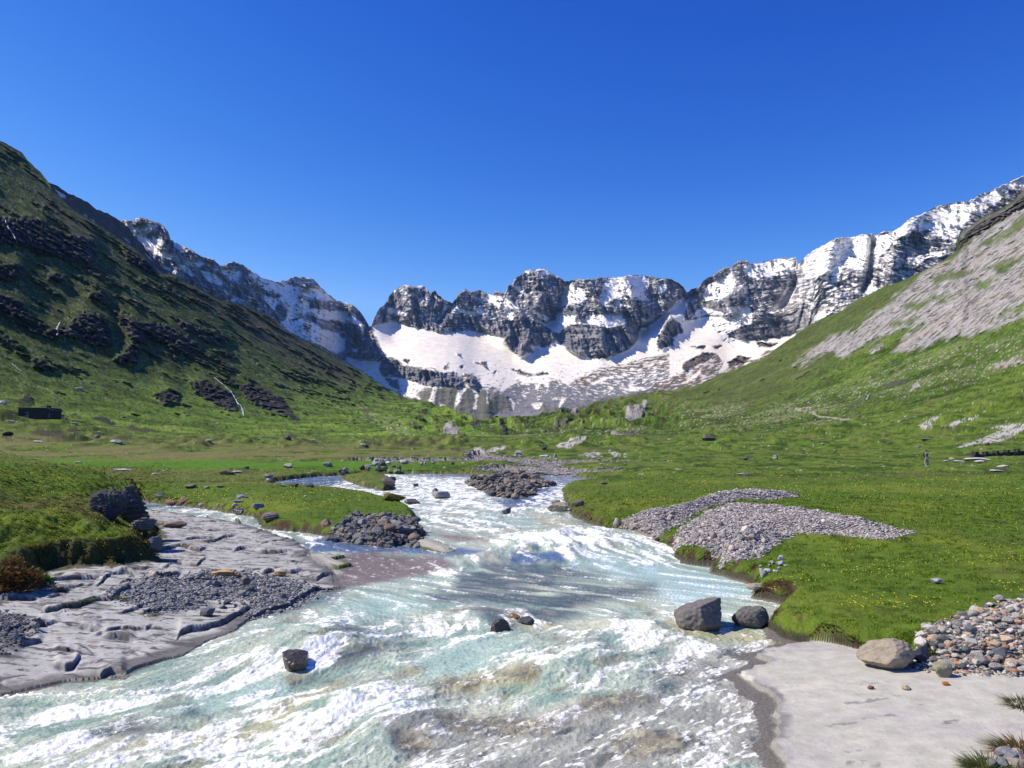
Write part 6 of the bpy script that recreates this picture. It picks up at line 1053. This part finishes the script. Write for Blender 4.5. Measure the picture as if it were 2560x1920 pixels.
# ------------------------------------------------------------------ 8. people
MSKIN = plain('skin', (.45, .27, .19), .6, .1, 5, 0)
def cloth(n, c): return plain(n, c, .85, .15, 6, .2, .01)
def skinned(name, V, E, Rr, mat, parent, loc_off=(0, 0, 0)):
    me = bpy.data.meshes.new(name); me.from_pydata(V, E, []); me.materials.append(mat); o = bpy.data.objects.new(name, me); COL.objects.link(o); o.parent = parent
    m = o.modifiers.new('skin', 'SKIN'); m.use_smooth_shade = True
    for i, r in enumerate(Rr): me.skin_vertices[0].data[i].radius = (r, r) if not isinstance(r, tuple) else r
    me.skin_vertices[0].data[0].use_root = True
    for v in me.skin_vertices[0].data[1:]: v.use_root = False
    s_ = o.modifiers.new('sub', 'SUBSURF'); s_.levels = 1; s_.render_levels = 1; return o
def person(P, rz, label, pose, jacket, trousers, pack=None, hair=(.03, .02, .015)):
    e_ = empty('person', P, label, 'person'); e_.rotation_euler = (0, 0, rz)
    st = {'stand': 0, 'walk': .16}.get(pose, 0); lo = 0
    if pose == 'sit': lo = -.42
    hip = .92 + lo
    V = [(0, 0, hip), (0, .01, hip + .28), (0, .02, hip + .50), (0, .02, hip + .60), (0, 0, hip + .70), (0, -.01, hip + .80)]; Rr = [(.155, .11), (.15, .105), (.14, .09), (.055, .055), (.085, .10), (.07, .09)]; E = [(0, 1), (1, 2), (2, 3), (3, 4), (4, 5)]
    for s_ in (-1, 1):
        n = len(V); V += [(s_ * .10, 0, hip - .06)]
        if pose == 'sit': V += [(s_ * .14, -.42, hip + .02), (s_ * .14, -.46, hip - .40), (s_ * .15, -.62, hip - .46)]
        else: V += [(s_ * .11, -.03 - st * s_ * .8, .48), (s_ * .11, .02 + st * s_ * 1.1, .07), (s_ * .12, -.16 + st * s_ * 1.1, .03)]
        Rr += [.085, .06, .042, .035]; E += [(0, n), (n, n + 1), (n + 1, n + 2), (n + 2, n + 3)]
        a = len(V); zsh = hip + .50; V += [(s_ * .19, .02, zsh), (s_ * .25, .04 + st * s_, zsh - .28), (s_ * .23, -.14 + st * s_, zsh - .50), (s_ * .22, -.19 + st * s_, zsh - .57)]; Rr += [.055, .042, .032, .028]; E += [(2, a), (a, a + 1), (a + 1, a + 2), (a + 2, a + 3)]
        h0 = V[-1]
        for q in range(5):
            b = len(V); dx = (q - 2) * .016; ln = (.055, .075, .082, .076, .06)[q]
            if q == 0: V += [(h0[0] - s_ * .035, h0[1] - .02, h0[2] - .005), (h0[0] - s_ * .045, h0[1] - .05, h0[2] - .03)]
            else: V += [(h0[0] + dx, h0[1] - .03, h0[2] - ln * .6), (h0[0] + dx * 1.2, h0[1] - .02, h0[2] - ln)]
            Rr += [.010, .008]; E += [(a + 3, b), (b, b + 1)]
    skinned('body', V, E, Rr, MSKIN, e_)
    # clothes follow the same skeleton a little wider; they end at waist, wrists and ankles
    J = [0, 1, 2]; n1 = 6; g = 16 if False else None
    L1 = 6; arm1 = 10; L2 = 6 + 4 + 4 + 10; arm2 = L2 + 4
    idx = [2, 1, 0, arm1, arm1 + 1, arm1 + 2, arm2, arm2 + 1, arm2 + 2]; mp = {v: i for i, v in enumerate(idx)}
    skinned('jacket', [V[i] for i in idx], [(mp[a], mp[b]) for a, b in E if a in mp and b in mp], [((r[0] + .03, r[1] + .03) if isinstance(r, tuple) else r + .022) for r in (Rr[i] for i in idx)], cloth('jacket_cloth', jacket), e_)
    idx = [0, L1, L1 + 1, L1 + 2, L2, L2 + 1, L2 + 2]; mp = {v: i for i, v in enumerate(idx)}
    skinned('trousers', [V[i] for i in idx], [(mp[a], mp[b]) for a, b in E if a in mp and b in mp], [((r[0] + .012, r[1] + .012) if isinstance(r, tuple) else r + .022) for r in (Rr[i] for i in idx)], cloth('trouser_cloth', trousers), e_)
    D, F = ICO[2]; Hv = D * [.105, .12, .10] + [0, .015, hip + .82]; mesh_np('hair', Hv, F, cloth('hair', hair), parent=e_)
    if pack:
        Vp, Fp = rock_verts(70, 3, 6, 0, (.34, .22, .52)); mesh_np('backpack', Vp * [.6, .7, .6] + [0, .20, hip + .08], Fp, cloth('pack_cloth', pack), parent=e_)
P = cast([2316], [1169])[0][0]; person(Vector(P), .5, 'person in grey top and pale trousers with a dark backpack walking in the right meadow', 'walk', (.12, .13, .15), (.30, .30, .30), (.02, .02, .03))
P = Vector(((157 - 1280) / FP * 232, 232, 0)); P.z = float(zat(P.x, P.y)); person(P, .2, 'person in black standing at the right end of the stone hut', 'stand', (.015, .018, .02), (.02, .02, .02))
P = Vector(((167 - 1280) / FP * 231, 231, 0)); P.z = float(zat(P.x, P.y)); person(P + Vector((0, 0, 0)), -.4, 'person in dark clothes sitting on the turf right of the one standing by the hut', 'sit', (.02, .035, .03), (.02, .02, .025))

# ------------------------------------------------------------------ 9. the air of the valley
HTOP = 30 + max(max(v[2] for v in o.bound_box) for o in S.objects if o.type == 'MESH' and o.name.startswith('mountains'))
def haze():
    v, f = box(-4200, 4200, -60, 6500, -3, HTOP); me = bpy.data.meshes.new('haze'); me.from_pydata(v, [], f); m = bpy.data.materials.new('haze'); m.use_nodes = True; t = m.node_tree
    t.nodes.remove(t.nodes['Principled BSDF']); vol = N(t, 'ShaderNodeVolumePrincipled'); vol.inputs['Color'].default_value = (.35, .6, 1, 1); vol.inputs['Density'].default_value = .000024; vol.inputs['Anisotropy'].default_value = .0
    t.links.new(vol.outputs[0], t.nodes['Material Output'].inputs['Volume']); me.materials.append(m); o = bpy.data.objects.new('haze', me); COL.objects.link(o); tag(o, 'thin blue air filling the valley', 'haze', kind='stuff')
haze()
